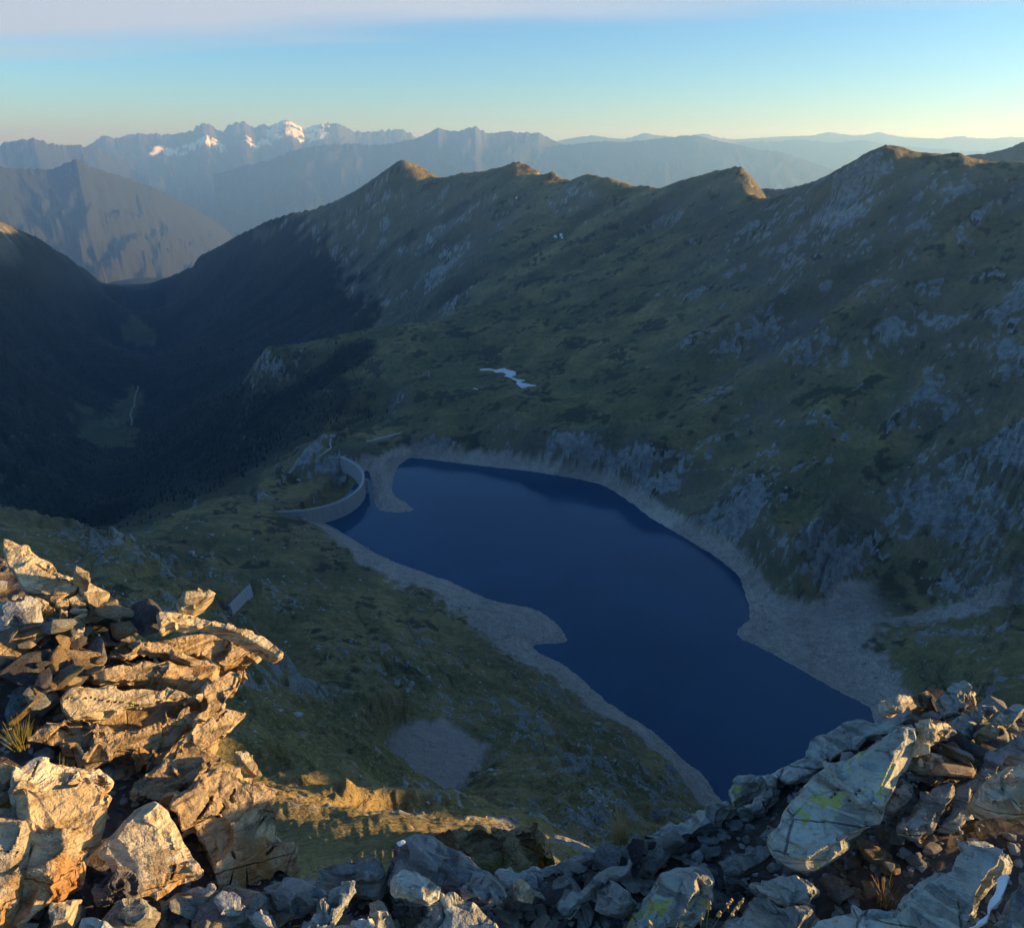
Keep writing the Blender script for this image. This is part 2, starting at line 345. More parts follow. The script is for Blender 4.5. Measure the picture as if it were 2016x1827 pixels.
# evaluate on a coarser grid, then interpolate
ci = np.unique(np.concatenate([np.arange(0, nR, 3), [nR - 1]])); cj = np.unique(np.concatenate([np.arange(0, nC, 3), [nC - 1]]))
Hc = rbf_eval(A[np.ix_(ci, cj)], L[np.ix_(ci, cj)])
def interp_rows(H, src, n):
    k = np.clip(np.searchsorted(src, np.arange(n), 'right') - 1, 0, len(src) - 2); t = (np.arange(n) - src[k]) / (src[k + 1] - src[k])
    return H[k] * (1 - t)[:, None] + H[k + 1] * t[:, None]
H = interp_rows(interp_rows(Hc, ci, nR).T.copy(), cj, nC).T.astype(np.float64)
R = np.exp(L); X = R * np.sin(A); Y = R * np.cos(A)
def blur(F, n):
    for _ in range(n):
        F = np.pad(F, 1, mode='edge'); F = (F[:-2, 1:-1] + F[2:, 1:-1] + F[1:-1, :-2] + F[1:-1, 2:] + 2 * F[1:-1, 1:-1]) / 6
    return F
H = blur(H, 1)
# sharp crests: the ground never lies lower than a roof laid along the skyline
DC = np.full(X.shape, 1e4)
def crest(pts, s1):
    global H
    P = smooth_line3([pr(px, py, r) for px, py, r in pts]); best = np.full(X.shape, -1e9)
    x0, x1 = P[:, 0].min() - 400, P[:, 0].max() + 400; y0, y1 = P[:, 1].min() - 400, P[:, 1].max() + 400
    m = (X > x0) & (X < x1) & (Y > y0) & (Y < y1); xs = X[m]; ys = Y[m]; b = np.full(xs.shape, -1e9); dm = np.full(xs.shape, 1e4)
    for i in range(len(P) - 1):
        ax, ay, az_ = P[i]; bx, by, bz = P[i + 1]; dx, dy = bx - ax, by - ay; t_ = np.clip(((xs - ax) * dx + (ys - ay) * dy) / (dx * dx + dy * dy), 0, 1)
        d_ = np.hypot(xs - ax - t_ * dx, ys - ay - t_ * dy); b = np.maximum(b, az_ + (bz - az_) * t_ - 0.5 * s1 * d_ - d_ * d_ / 90); dm = np.minimum(dm, d_)
    H[m] = np.maximum(H[m], b); DC[m] = np.minimum(DC[m], dm)
def smooth_line3(P): return np.array(P)
crest([(400,501,4600),(440,481,4350),(470,463,4150),(530,433,3900),(570,421,3750),(620,411,3600),(660,396,3480),(700,376,3330),(740,351,3180),(770,329,3070),(786,318,3015),(793,315,3000),(800,319,2985),(815,331,2960),(830,343,2940),(845,353,2920),(870,351,2890),(895,346,2860),(905,342,2845),(920,344,2820),(950,341,2760),(960,337,2740),(975,336,2690),(990,331,2650),(1005,323,2620),(1020,320,2600),(1030,323,2585),(1045,334,2565),(1060,348,2540),(1075,344,2515),(1088,342,2500),(1100,351,2470),(1113,370,2430),(1122,362,2425),(1135,350,2415),(1160,342,2380),(1172,344,2365),(1185,351,2345),(1200,353,2330),(1240,366,2300),(1300,373,2240),(1315,366,2230),(1330,359,2220),(1380,346,2180),(1420,337,2150),(1445,331,2130),(1457,330,2120),(1465,340,2105),(1475,356,2090),(1485,375,2075),(1492,392,2060)], 0.66)
crest([(1560,377,1880),(1600,362,1800),(1640,346,1740),(1670,325,1690),(1690,313,1660),(1710,300,1640),(1720,294,1630),(1730,293,1620),(1745,286,1610),(1758,290,1607),(1770,299,1605),(1790,304,1600),(1830,309,1605),(1850,311,1610),(1870,304,1618),(1890,304,1620),(1910,311,1620),(1935,320,1620),(1960,317,1615),(1980,320,1610),(2016,319,1600),(2060,316,1590)], 0.72)
crest([(-60,415,3000),(0,438,3300),(60,466,3700),(110,496,4200),(160,531,4900),(200,556,5600)], 0.6)
HB = blur(H, 8)
dl = np.gradient(L, axis=0); da = np.gradient(A, axis=1)
def grads(F):       # dz/dr and (1/r) dz/daz
    return np.gradient(F, axis=0) / (dl * R), np.gradient(F, axis=1) / (da * R)
gr, ga = grads(HB); slope_b = np.hypot(gr, ga)
# --- lines of flow: noise smeared down the fall line gives ribs and gullies
def bil(F, i, j):
    i = np.clip(i, 0, nR - 1.001); j = np.clip(j, 0, nC - 1.001); i0 = i.astype(np.int32); j0 = j.astype(np.int32); fi = (i - i0).astype(np.float32); fj = (j - j0).astype(np.float32)
    return (F[i0, j0] * (1 - fj) + F[i0, j0 + 1] * fj) * (1 - fi) + (F[i0 + 1, j0] * (1 - fj) + F[i0 + 1, j0 + 1] * fj) * fi
# directions
def dir_field():
    gmag = slope_b + 1e-6
    return (gr / gmag / (dl * R)).astype(np.float32), (ga / gmag / (da * R)).astype(np.float32)
vi, vj = dir_field()
def lic(N, step, n):
    N = N.astype(np.float32); out = N.copy(); w = 1.0
    I0, J0 = np.meshgrid(np.arange(nR, dtype=np.float32), np.arange(nC, dtype=np.float32), indexing='ij')
    for sgn in (1, -1):
        i, j = I0.copy(), J0.copy()
        for k in range(n):
            ii = np.clip(i, 0, nR - 1).astype(np.int32); jj = np.clip(j, 0, nC - 1).astype(np.int32)
            i += sgn * step * vi[ii, jj]; j += sgn * step * vj[ii, jj]
            out += N[np.clip(i, 0, nR - 1).astype(np.int32), np.clip(j, 0, nC - 1).astype(np.int32)]
    out /= (2 * n + 1); return out / (out.std() + 1e-6)
wx = X + 40 * fbm2(X / 300, Y / 300, 3, 5); wy = Y + 40 * fbm2(X / 300 + 50, Y / 300, 3, 6)
G1 = blur(lic(perlin2(wx / 95, wy / 95, 11) + 0.5 * perlin2(wx / 45, wy / 45, 12), 16.0, 10), 1)
G0 = blur(lic(perlin2(wx / 210, wy / 210, 15), 30.0, 10), 2)
G2 = lic(perlin2(wx / 26, wy / 26, 21) + 0.6 * perlin2(wx / 12, wy / 12, 22), 4.5, 7)
BIG = fbm2(wx / 420, wy / 420, 4, 31)
MID = fbm2(wx / 120, wy / 120, 4, 41, 0.55)
RID = fbm2(wx / 70, wy / 70, 4, 51, 0.55, True)
FIN = fbm2(X / 17, Y / 17, 4, 61, 0.6)
# bedding planes that rise to the right: ledges where they crop out
BED = (-0.50 * X + 0.10 * Y + 0.87 * H) + 14 * fbm2(wx / 260, wy / 260, 3, 301) + 4 * fbm2(X / 50, Y / 50, 3, 302)
BEDC = {}
def ledges(lam, seed):
    s_ = BED / lam; k_ = np.floor(s_); f_ = s_ - k_; h_ = hashf(k_.astype(np.int64), 0, 0, seed); BEDC[seed] = h_; return (f_ - 0.5) * (0.4 + 0.9 * h_) * sstep(1.0, 0.86, f_) + (h_ - 0.5) * 0.5
LED1 = ledges(34.0, 5); LED2 = ledges(13.0, 6)
brk = sstep(-0.25, 0.35, fbm2(wx / 130, wy / 130, 3, 303))
FRG = fbm2(wx / 24, wy / 24, 4, 71, 0.6, True)
lake_sd = seg_dist(X, Y, LAKE); lin = inside(X, Y, LAKE); lake_sd = np.where(lin, -lake_sd, lake_sd); lake_sd = lake_sd + (2.2 * fbm2(X / 13, Y / 13, 3, 331) + 0.6 * fbm2(X / 4, Y / 4, 2, 332)) * sstep(40, 5, np.abs(lake_sd)); lin = lake_sd < 0
steep = sstep(0.22, 0.75, slope_b)
near = sstep(1300, 300, R)                      # the summit's own slope is finer grained
calm = sstep(-5, 60, lake_sd) * sstep(15, 60, R)
_q = pr(1005., 745., 1380.); calm = calm * (0.12 + 0.88 * sstep(60, 160, np.hypot(X - _q[0], Y - _q[1])))
rockz = np.clip(0.5 + 0.9 * MID + 0.6 * BIG + 0.55 * (steep - 0.45), 0, 1)
valley = sstep(-40, -200, HB) * sstep(900, 1400, R)
D = calm * (
    steep * (8.0 * np.clip(G0, -2, 2) * sstep(700, 1100, R) + 6.0 * np.clip(G1, -2, 2) * (0.4 + 0.6 * rockz) * sstep(150, 900, R) + 1.3 * np.clip(G2, -2.2, 2.2) * (0.3 + 0.9 * rockz) * sstep(140, 380, R)) +
    sstep(0.1, 0.5, slope_b) * sstep(250, 800, R) * (1 - valley) * brk * (14.0 * LED1 + 7.0 * LED2) * (0.45 + 0.55 * rockz) +
    (2.0 + 4.0 * sstep(300, 900, R)) * MID + 7 * (BIG) * sstep(500, 1100, R) +
    (1.5 + 3.0 * steep) * (RID - 0.2) * rockz * (0.45 + 0.55 * sstep(200, 700, R)) +
    (1.9 + 3.6 * rockz * (0.3 + steep)) * FIN * (0.35 + 0.65 * sstep(100, 600, R)) +
    (2.2 + 4.0 * rockz) * (FRG - 0.1) * (0.4 + 0.6 * sstep(100, 600, R)) * (0.35 + steep))
D *= sstep(0, 0.6, 0.25 + steep + 0.5 * rockz)
D += valley * 9 * MID
NR1 = fbm2(wx / 11, wy / 11, 4, 311, 0.6, True); NR2 = fbm2(X / 38, Y / 38, 4, 312, 0.55, True); nearw = sstep(900, 450, R) * sstep(0, 40, lake_sd)
D += nearw * (2.2 * (NR1 - 0.1) * sstep(-0.1, 0.5, NR2 + 0.4 * MID) + 4.5 * (NR2 - 0.1) * (0.4 + steep))
D *= sstep(25, 140, R) * (0.3 + 0.7 * sstep(0, 240, DC))
# rolling humps of the plateau round the lake and the shoulder
plate = sstep(0.42, 0.15, slope_b) * sstep(30, 160, lake_sd) * sstep(420, 650, R) * (1 - valley)
D += plate * (9 * fbm2(wx / 85, wy / 60, 3, 81, 0.5) + 5 * (fbm2(wx / 40, wy / 28, 3, 82, 0.5, True) - 0.1))
D *= (0.2 + 0.8 * sstep(60, 160, np.hypot(X - _q[0], Y - _q[1])))
H2 = H + D
# --- lake bed, shore profile, the flat pan on the bench
shore = 0.30 * np.abs(lake_sd) ** 0.9
H2 = np.where(lin, -np.minimum(0.35 * np.abs(lake_sd), 30) - 0.15, H2)
w = sstep(4, 26, lake_sd)
H2 = np.where(lin, H2, np.maximum((0.1 + 0.22 * np.clip(lake_sd, 0, 60) + 0.5 * FRG * sstep(0, 8, lake_sd) + 0.35 * FIN) * (1 - w) + np.maximum(H2, 1.5) * w, 0.12) * (lake_sd < 60) + H2 * (lake_sd >= 60))
PAN_K = 1.24
PAN_P = [(800,1437),(870,1430),(905,1445),(942,1472),(930,1510),(880,1560),(842,1590),(815,1585),(790,1570),(765,1530),(768,1490),(785,1460)]
PAN_P = [(852 + (x - 852) * PAN_K, 1500 + (y - 1500) * PAN_K) for x, y in PAN_P]
pan = pz(np.array([p[0] for p in PAN_P]), np.array([p[1] for p in PAN_P]), np.full(len(PAN_P), 98.0))[:, :2]
pan_sd = seg_dist(X, Y, pan); pan_in = inside(X, Y, pan); pan_sd = np.where(pan_in, -pan_sd, pan_sd) + 4.5 * FIN + 4.0 * NR1
pan_m = sstep(3, -3, pan_sd)
H2 = H2 * (1 - sstep(14, -1, pan_sd)) + (98.0 + 0.08 * FIN) * sstep(14, -1, pan_sd)
def ground_z(x, y):
    a = math.atan2(x, y); r = math.hypot(x, y)
    j = np.interp(a, az, np.arange(nC)); i = np.interp(math.log(r), np.log(rr), np.arange(nR))
    return float(bil(H2, np.array([i]), np.array([j]))[0])
def ground_zv(x, y):
    a = np.arctan2(x, y); r = np.hypot(x, y)
    return bil(H2, np.interp(np.log(r), np.log(rr), np.arange(nR)), np.interp(a, az, np.arange(nC)))
def flatten(cx, cy, rad, z, soft=1.6):
    global H2
    d = np.hypot(X - cx, Y - cy); w = sstep(rad * soft, rad, d); H2 = H2 * (1 - w) + z * w
# ------------------------------------------------------------------ arch dam in plan (crest at z = 22), needed for the ground behind it
CREST_Z = 22.0
DAM_P = [(537,1007),(575,1006),(615,1002),(656,992),(686,979),(706,963),(715,949),(716,932),(706,917),(686,905),(672,899)]
dam_c = pz(np.array([p[0] for p in DAM_P], float), np.array([p[1] for p in DAM_P], float), np.full(len(DAM_P), CREST_Z))[:, :2]
def resample(P, n):
    P = np.asarray(P, float); s = np.concatenate([[0], np.cumsum(np.linalg.norm(np.diff(P, axis=0), axis=1))]); t = np.linspace(0, s[-1], n)
    return np.stack([np.interp(t, s, P[:, k]) for k in range(P.shape[1])], -1)
def smooth_line(P, it=2):
    P = np.asarray(P, float)
    for _ in range(it):
        Q = np.empty((2 * len(P), P.shape[1])); Q[0] = P[0]; Q[-1] = P[-1]
        Q[1:-1:2] = 0.75 * P[:-1] + 0.25 * P[1:]; Q[2:-1:2] = 0.25 * P[:-1] + 0.75 * P[1:]; P = Q
    return P
dam_line = resample(smooth_line(dam_c, 3), 61)
# downstream hollow behind the arch
dc = dam_line.mean(axis=0)
dd = seg_dist(X, Y, np.concatenate([dam_line, [dam_line.mean(axis=0) * 0.2 + 0.8 * (dam_line[0] + dam_line[-1]) / 2]]))
din = inside(X, Y, dam_line)
H2 = np.where(din, np.minimum(H2, 6 - 18 * sstep(0, 25, seg_dist(X, Y, dam_line, False))), H2)

# hollow beside the little dam
_a = pz(452., 1192., 80.0); _b = pz(492., 1152., 80.0); _m = (_a + _b) / 2; _t = (_b - _a)[:2] / np.linalg.norm((_b - _a)[:2]); _n = np.array([_t[1], -_t[0]]); _n = _n if _n[0] > 0 else -_n
_u = (X - _m[0]) * _t[0] + (Y - _m[1]) * _t[1]; _v = (X - _m[0]) * _n[0] + (Y - _m[1]) * _n[1]
_w = sstep(34, 22, np.abs(_u)) * sstep(64, 30, _v) * sstep(-1.5, 0.5, _v); H2 = H2 * (1 - _w) + np.minimum(H2, 70.5 + 0.1 * _v) * _w
_w = sstep(24, 14, np.abs(_u)) * sstep(-16, -6, _v) * sstep(0.5, -1.0, _v); H2 = H2 * (1 - _w) + np.minimum(H2, 78.0) * _w
# ------------------------------------------------------------------ what covers the ground
gr2, ga2 = grads(H2); slope_f = np.hypot(gr2, ga2)
P3 = np.stack([X, Y, H2], -1).reshape(-1, 3); N1 = 2.1 * fbm3(P3 / 60, 3, 91, 0.55).reshape(X.shape); N2 = 2.1 * fbm3(P3 / 9, 2, 92, 0.6).reshape(X.shape); N3 = fbm2(wx / 220, wy / 220, 4, 93, 0.55)
_fn = -HB - 40 + 110 * N3 + 60 * MID + 0.035 * np.clip(R - 1800, 0, 4000) * (X < 0) + 170 * sstep(-0.10, -0.30, A + 0.08 * N1) * sstep(1800, 2500, R); m_forest0 = sstep(-25, 60, _fn) * sstep(1150, 1450, R)
m_rock = sstep(0.45, 0.8, 0.44 * np.minimum(slope_f, 1.05) + 0.36 * N1 + 0.26 * N2 + 0.34 * MID + 0.12 * sstep(0, 1.2, FRG + FIN) + 0.22 * brk * sstep(0.05, 0.5, LED1 + 0.6 * LED2) * sstep(300, 800, R) + nearw * (0.22 * NR2 + 0.22 * NR1) + 0.17 * steep * sstep(600, 900, R) - 0.14 * sstep(1700, 2300, R) + -0.04 * nearw - 0.11 - 0.3 * m_forest0)
m_scree = sstep(0.95, 1.7, -G1 * 0.35 + 1.2 * N3 + 0.6 * N2 + 0.6 * MID + 0.15 + 0.5 * (steep - 0.5)) * sstep(0.18, 0.4, slope_b) * sstep(250, 700, R)
bare_h = 15.0 + (2.5 * N2 + 2.5 * N1) * (1 - 0.7 * steep)
m_bare = sstep(2.0, -2.0, H2 - bare_h) * sstep(150, 110, lake_sd) * (H2 > -40)
_sl = pz(np.array([1480., 1560, 1700, 1800, 1850, 1930, 2016, 2080]), np.array([1195., 1212, 1222, 1220, 1216, 1200, 1180, 1160]), np.array([0., 4, 9, 14, 17, 25, 34, 42]))[:, :2]
m_bare = np.maximum(m_bare, sstep(12, 5, seg_dist(X, Y, _sl, False) + 7 * N2 + 6 * N1 - 3 * sstep(700, 400, X)))
_dp = pz(*np.array([(440,1010,10),(540,1006,10),(615,1000,10),(656,990,10),(690,975,10),(706,960,10),(714,945,10),(714,930,10),(704,915,10),(684,903,10),(640,888,10),(500,930,10)], float).T)[:, :2]
below_dam = din | inside(X, Y, _dp)
m_bare = np.where(below_dam, 0.0, m_bare)
forest_n = -HB - 40 + 110 * N3 + 60 * MID + 0.035 * np.clip(R - 1800, 0, 4000) * (X < 0) + 95 * sstep(-0.09, -0.2, A) * sstep(1120, 1300, R) * sstep(2300, 1750, R) + 170 * sstep(-0.10, -0.30, A + 0.08 * N1) * sstep(1800, 2500, R)
m_forest = sstep(-25, 60, forest_n) * sstep(1150, 1450, R)
mead = np.zeros_like(R)
for poly in ([(215,820),(230,790),(260,765),(280,775),(262,840),(240,850)], [(150,830),(200,830),(265,850),(262,880),(200,880),(160,855)], [(236,655),(262,630),(300,650),(306,680),(262,672)], [(140,790),(215,820),(210,840),(160,815)],
             [(498,460),(520,452),(545,453),(535,466),(510,470)]):
    q = []
    for (px, py) in poly:                       # walk the ray to the ground
        d = ray(px, py); d = d / np.hypot(d[0], d[1]); rs = np.exp(np.linspace(math.log(900), math.log(6000), 600))
        gz = ground_zv(rs * d[0], rs * d[1]); k = np.argmax(gz > CAM_Z + rs * d[2]); k = k if k else 599; q.append((rs[k] * d[0], rs[k] * d[1]))
    q = np.array(q); s_ = seg_dist(X, Y, q); s_ = np.where(inside(X, Y, q), -s_, s_); mead = np.maximum(mead, sstep(14, -14, s_ + 22 * N1))
m_forest = m_forest * (1 - mead)
m_brown = sstep(-0.4, 0.45, N3 + 0.6 * N1 + 0.2 * N2 + 0.25 * sstep(60, 300, HB) + 0.45 * near)

m_heath = sstep(-0.10, 0.28, 0.8 * fbm2(wx / 75, wy / 55, 4, 321, 0.6) + 0.55 * fbm2(X / 16, Y / 13, 3, 322, 0.6) + 0.3 * LED1 * brk - 0.05 - 0.20 * steep - 0.12 * near)
def mat_terrain():
    t = NT('alpine_ground')
    rock, scree, bare, forest, brown, pan_a, mead_a = (t.attr(n) for n in ('rock', 'scree', 'bare', 'forest', 'brown', 'pan', 'meadow'))
    n_s = t.noise(0.9, 5, 0.65); n_m = t.noise(0.12, 5, 0.6); n_l = t.noise(0.018, 4, 0.6)
    g = t.mix(brown, (0.115, 0.120, 0.048), (0.335, 0.245, 0.095))
    g = t.mix(t.ramp(n_m, 0.42, 0.62), g, (0.215, 0.172, 0.062)); g = t.mix(t.ramp(n_l, 0.4, 0.65), g, t.mix(0.6, g, (0.060, 0.080, 0.030)))
    g = t.mix(t.math('MULTIPLY', t.ramp(n_s, 0.52, 0.66), 0.65), g, (0.40, 0.32, 0.16))
    g = t.mix(t.math('MULTIPLY', t.attr('steep'), 0.55), g, t.mix(n_m, (0.085, 0.088, 0.078), (0.17, 0.165, 0.14)))
    g = t.mix(t.math('MULTIPLY', t.ramp(t.math('ADD', t.attr('heath'), t.math('ADD', t.math('MULTIPLY', t.math('SUBTRACT', n_m, 0.5), 0.9), t.math('MULTIPLY', t.math('SUBTRACT', n_s, 0.5), 0.9))), 0.22, 0.78), 0.85), g, t.mix(n_s, (0.028, 0.034, 0.020), (0.072, 0.072, 0.038)))
    rk = t.mix(t.ramp(n_m, 0.3, 0.7), (0.13, 0.133, 0.13), (0.33, 0.322, 0.30)); rk = t.mix(t.ramp(n_s, 0.45, 0.7), rk, (0.37, 0.375, 0.335))
    sc = t.mix(n_s, (0.11, 0.10, 0.098), (0.22, 0.205, 0.20))
    br = t.mix(t.ramp(n_m, 0.35, 0.65), (0.30, 0.235, 0.185), (0.48, 0.40, 0.325)); br = t.mix(t.ramp(n_s, 0.42, 0.72), br, (0.62, 0.54, 0.46))
    sz3 = t.n.new('ShaderNodeSeparateXYZ'); t.l.new(t.pos, sz3.inputs[0]); strand = t.math('SINE', t.math('ADD', t.math('MULTIPLY', sz3.outputs[2], 3.1), t.math('MULTIPLY', n_m, 9.0)))
    br = t.mix(t.math('MULTIPLY', t.math('MULTIPLY', t.ramp(strand, 0.1, 0.9), t.ramp(n_m, 0.45, 0.6)), 0.3), br, (0.17, 0.14, 0.12))
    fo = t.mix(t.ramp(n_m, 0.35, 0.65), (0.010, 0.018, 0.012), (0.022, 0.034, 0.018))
    c = t.mix(t.math('MULTIPLY', scree, t.ramp(n_s, 0.2, 0.6)), g, sc)
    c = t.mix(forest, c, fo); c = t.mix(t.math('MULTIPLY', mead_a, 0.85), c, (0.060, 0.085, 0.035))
    rk_f = t.ramp(t.math('ADD', rock, t.math('MULTIPLY', t.math('SUBTRACT', n_s, 0.5), 0.7)), 0.35, 0.65)
    rk_f = t.math('MULTIPLY', rk_f, t.math('SUBTRACT', 1.0, t.math('MULTIPLY', forest, 0.85)))
    c = t.mix(rk_f, c, rk)
    c = t.mix(bare, c, br); c = t.mix(pan_a, c, t.mix(n_m, (0.42, 0.32, 0.26), (0.50, 0.395, 0.33)))
    lay = t.math('ADD', 0.42, t.math('MULTIPLY', t.attr('layer'), 1.2)); lc = t.n.new('ShaderNodeCombineColor')
    for i_ in range(3): t.l.new(lay, lc.inputs[i_])
    c = t.mix(1.0, c, lc.outputs[0], 'MULTIPLY')
    vo = t.voro(0.35)
    b1 = t.bump(n_m, 1.0, 6.0); b2 = t.bump(n_s, 0.9, 1.2, b1); b3 = t.bump(vo, t_strength, 1.0, b2)
    return t.done(c, b3)
t_strength = 0.35
M_TERRAIN = mat_terrain()
me = mesh_from('mountain_terrain', np.stack([X, Y, H2], -1).reshape(-1, 3), grid_faces(nR, nC))
for n_, v_ in (('rock', m_rock), ('scree', m_scree), ('bare', m_bare), ('forest', m_forest), ('brown', m_brown), ('pan', pan_m), ('meadow', mead), ('heath', m_heath), ('steep', steep * sstep(600, 900, R)), ('layer', 0.5 + (0.6 * BEDC[5] + 0.4 * BEDC[6] - 0.5) * (0.35 + 0.65 * brk) * sstep(0.1, 0.4, slope_b) * sstep(300, 800, R))): attr(me, n_, v_)
terrain = obj('mountain_terrain', me, M_TERRAIN, kind='structure')

# ------------------------------------------------------------------ the lake
def offset_poly(P, d):
    P = np.asarray(P); n = len(P); out = []
    for i in range(n):
        e1 = P[i] - P[i - 1]; e2 = P[(i + 1) % n] - P[i]; n1 = np.array([e1[1], -e1[0]]) / np.linalg.norm(e1); n2 = np.array([e2[1], -e2[0]]) / np.linalg.norm(e2)
        m = n1 + n2; m = m / max(np.linalg.norm(m), 0.3); out.append(P[i] + m * d)
    return np.array(out)
area = 0.5 * np.sum(LAKE[:, 0] * np.roll(LAKE[:, 1], -1) - np.roll(LAKE[:, 0], -1) * LAKE[:, 1])
wp = offset_poly(LAKE, 3.5 if area > 0 else -3.5)
bm = bmesh.new(); f = bm.faces.new([bm.verts.new((x, y, 0.0)) for x, y in wp])
bmesh.ops.triangulate(bm, faces=[f]); bmesh.ops.recalc_face_normals(bm, faces=bm.faces[:])
lme = bpy.data.meshes.new('lake'); bm.to_mesh(lme); bm.free()
if lme.polygons[0].normal.z < 0: lme.flip_normals()
t = NT('lake_water'); t.b.inputs['IOR'].default_value = 1.333; t.b.inputs['Specular IOR Level'].default_value = 0.5
wv = t.noise(0.35, 3, 0.6, t.mapv((1, 2.2, 1), (0, 0, 0.6))); wl_ = t.ramp(t.noise(0.012, 4, 0.55, t.mapv((1, 2.0, 1), (0, 0, 0.5))), 0.35, 0.7)
M_WATER = t.done(t.mix(t.ramp(t.noise(0.006, 4), 0.35, 0.65), (0.001, 0.046, 0.108), (0.002, 0.060, 0.132)), t.bump(wv, 0.12, 0.3), t.math('ADD', 0.03, t.math('MULTIPLY', wl_, 0.14)))
lake = obj('lake', lme, M_WATER, kind='structure')

# ------------------------------------------------------------------ far ranges
def mat_far(name, snow=False):
    t = NT(name); geo = t.n.new('ShaderNodeNewGeometry'); sp = t.n.new('ShaderNodeSeparateXYZ'); t.l.new(geo.outputs['Position'], sp.inputs[0]); sn = t.n.new('ShaderNodeSeparateXYZ'); t.l.new(geo.outputs['Normal'], sn.inputs[0])
    z = sp.outputs[2]; n1 = t.noise(0.0016, 6, 0.6); n2 = t.noise(0.008, 5, 0.6)
    zz = t.math('ADD', z, t.math('MULTIPLY', t.math('SUBTRACT', n1, 0.5), 900))
    c = t.mix(t.ramp(zz, -300, 250), t.mix(n2, (0.009, 0.015, 0.010), (0.02, 0.028, 0.016)), t.mix(n2, (0.016, 0.022, 0.014), (0.030, 0.032, 0.020)))
    c = t.mix(t.ramp(t.math('ADD', zz, t.math('MULTIPLY', sn.outputs[2], -500)), 30, 400), c, t.mix(n2, (0.040, 0.042, 0.042), (0.09, 0.085, 0.08)))
    c = t.mix(t.ramp(zz, -2350, -2050), t.mix(t.ramp(n2, 0.45, 0.6), (0.16, 0.15, 0.11), (0.05, 0.06, 0.03)), c)
    if snow:
        c = t.mix(t.attr('snow'), c, (0.82, 0.84, 0.86))
    return t.done(c, t.bump(n2, 0.6, 60))
M_FAR = mat_far('far_mountain_rock'); M_SNOWY = mat_far('glaciated_mountain_rock', True)
FLOOR = -2630.0; KFAR = 1.4
def far_range(name, pts, front, depth_front, seed, mat=None, back=0.35, rough=1.0, ncol=300, nrow=64, slope=0.55, snow=False, spur=1.0):
    k = KFAR if pts[0][2] > 9000 else 1.0; depth_front *= k; pts = [(px, py, rg * k) for px, py, rg in pts]
    P = np.array([pr(px, py, rg) for px, py, rg in pts]); a_ = np.arctan2(P[:, 0], P[:, 1]); rgs = np.array([q[2] for q in pts], float)
    av = np.linspace(a_[0] - 0.006, a_[-1] + 0.006, ncol); zc = np.interp(av, a_, P[:, 2]); rc = np.interp(av, a_, rgs); rm = rgs.mean()
    zn = rough * rm * 0.0034 * (fbm2(av * 120, av * 0 + seed, 6, seed, 0.66, True) - 0.12)
    s = np.concatenate([-np.linspace(1, 0, nrow) ** 1.5 * depth_front, np.linspace(0, 1, nrow // 4)[1:] ** 1.3 * depth_front * back])
    AV, SV = np.meshgrid(av, s); RC = np.interp(AV, av, rc); ZC = np.interp(AV, av, zc) + np.interp(AV, av, zn) * np.exp(-np.abs(SV) / (rm * 0.012))
    r_ = RC + SV; x = r_ * np.sin(AV); y = r_ * np.cos(AV); dist = np.abs(SV)
    lam = rm * 0.05
    q = AV * rm / lam + 0.9 * fbm2(x / lam / 1.6, y / lam / 1.6, 4, seed + 3)
    q2 = dist / lam * 0.6 + 0.8 * fbm2(x / lam / 1.3 + 9, y / lam / 1.3, 3, seed + 4)
    sp_ = fbm2(q, q2, 5, seed + 9, 0.5, True)
    z = ZC - slope * dist * (1 - 0.22 * sstep(0, depth_front, dist)) + spur * 0.42 * np.minimum(dist, lam * 2.6) * slope * (sp_ - 0.15) + spur * 0.04 * lam * fbm2(x / lam * 3, y / lam * 3, 4, seed + 5, 0.6, True) * sstep(0, lam * 0.3, dist)
    z = np.maximum(z, FLOOR - 60 + 90 * (0.5 + fbm2(x / 900, y / 900, 3, seed)))
    me = mesh_from(name, np.stack([x, y, z], -1).reshape(-1, 3), grid_faces(len(s), ncol))
    if snow is not False:
        gx = np.gradient(z, axis=0) / (np.gradient(SV, axis=0) + 1e-6); gl = np.gradient(z, axis=1) / (np.gradient(AV, axis=1) * r_)
        st = np.hypot(gx, gl); m = sstep(0.42, 0.58, snow(AV, z, ZC - z) * (0.62 + 0.9 * fbm2(x / 420, y / 420 + z / 300, 4, seed + 20, 0.6)) )
        attr(me, 'snow', m)
    return obj(name, me, mat or M_FAR, kind='structure')
far_range('hazy_mountain', [(-120,340,10500),(-40,325,10600),(0,330,10800),(30,336,10900),(60,334,11000),(90,336,11000),(110,333,11000),(135,322,11000),(150,317,11000),(165,321,11100),(180,332,11200),(200,338,11300),(250,353,11600),(280,364,11900),(300,370,12000),(330,385,12300),(380,410,12800),(420,435,13300),(450,458,13700),(475,490,14000),(500,540,14300)], 0, 4600, 101, slope=0.62, ncol=360, rough=0.8)
far_range('distant_rock_range', [(-160,300,17000),(-60,295,17500),(0,290,18000),(20,286,18000),(40,283,18000),(68,279,18000),(90,285,18200),(110,290,18400),(130,293,18600),(160,291,18800),(190,296,19000),(230,315,19500),(280,350,20000)], 0, 7000, 111, rough=1.6)
def snow_far(a, z, drop):
    px = 1008 + FOC * np.tan(a) * 0.94
    zone = np.maximum(sstep(370, 395, px) * sstep(545, 500, px) * sstep(340, 420, drop) * sstep(760, 640, drop), sstep(570, 600, px) * sstep(720, 680, px) * sstep(640, 420, drop))
    zone = np.maximum(zone, 0.9 * sstep(520, 560, px) * sstep(620, 580, px) * sstep(380, 480, drop) * sstep(760, 650, drop))
    return zone
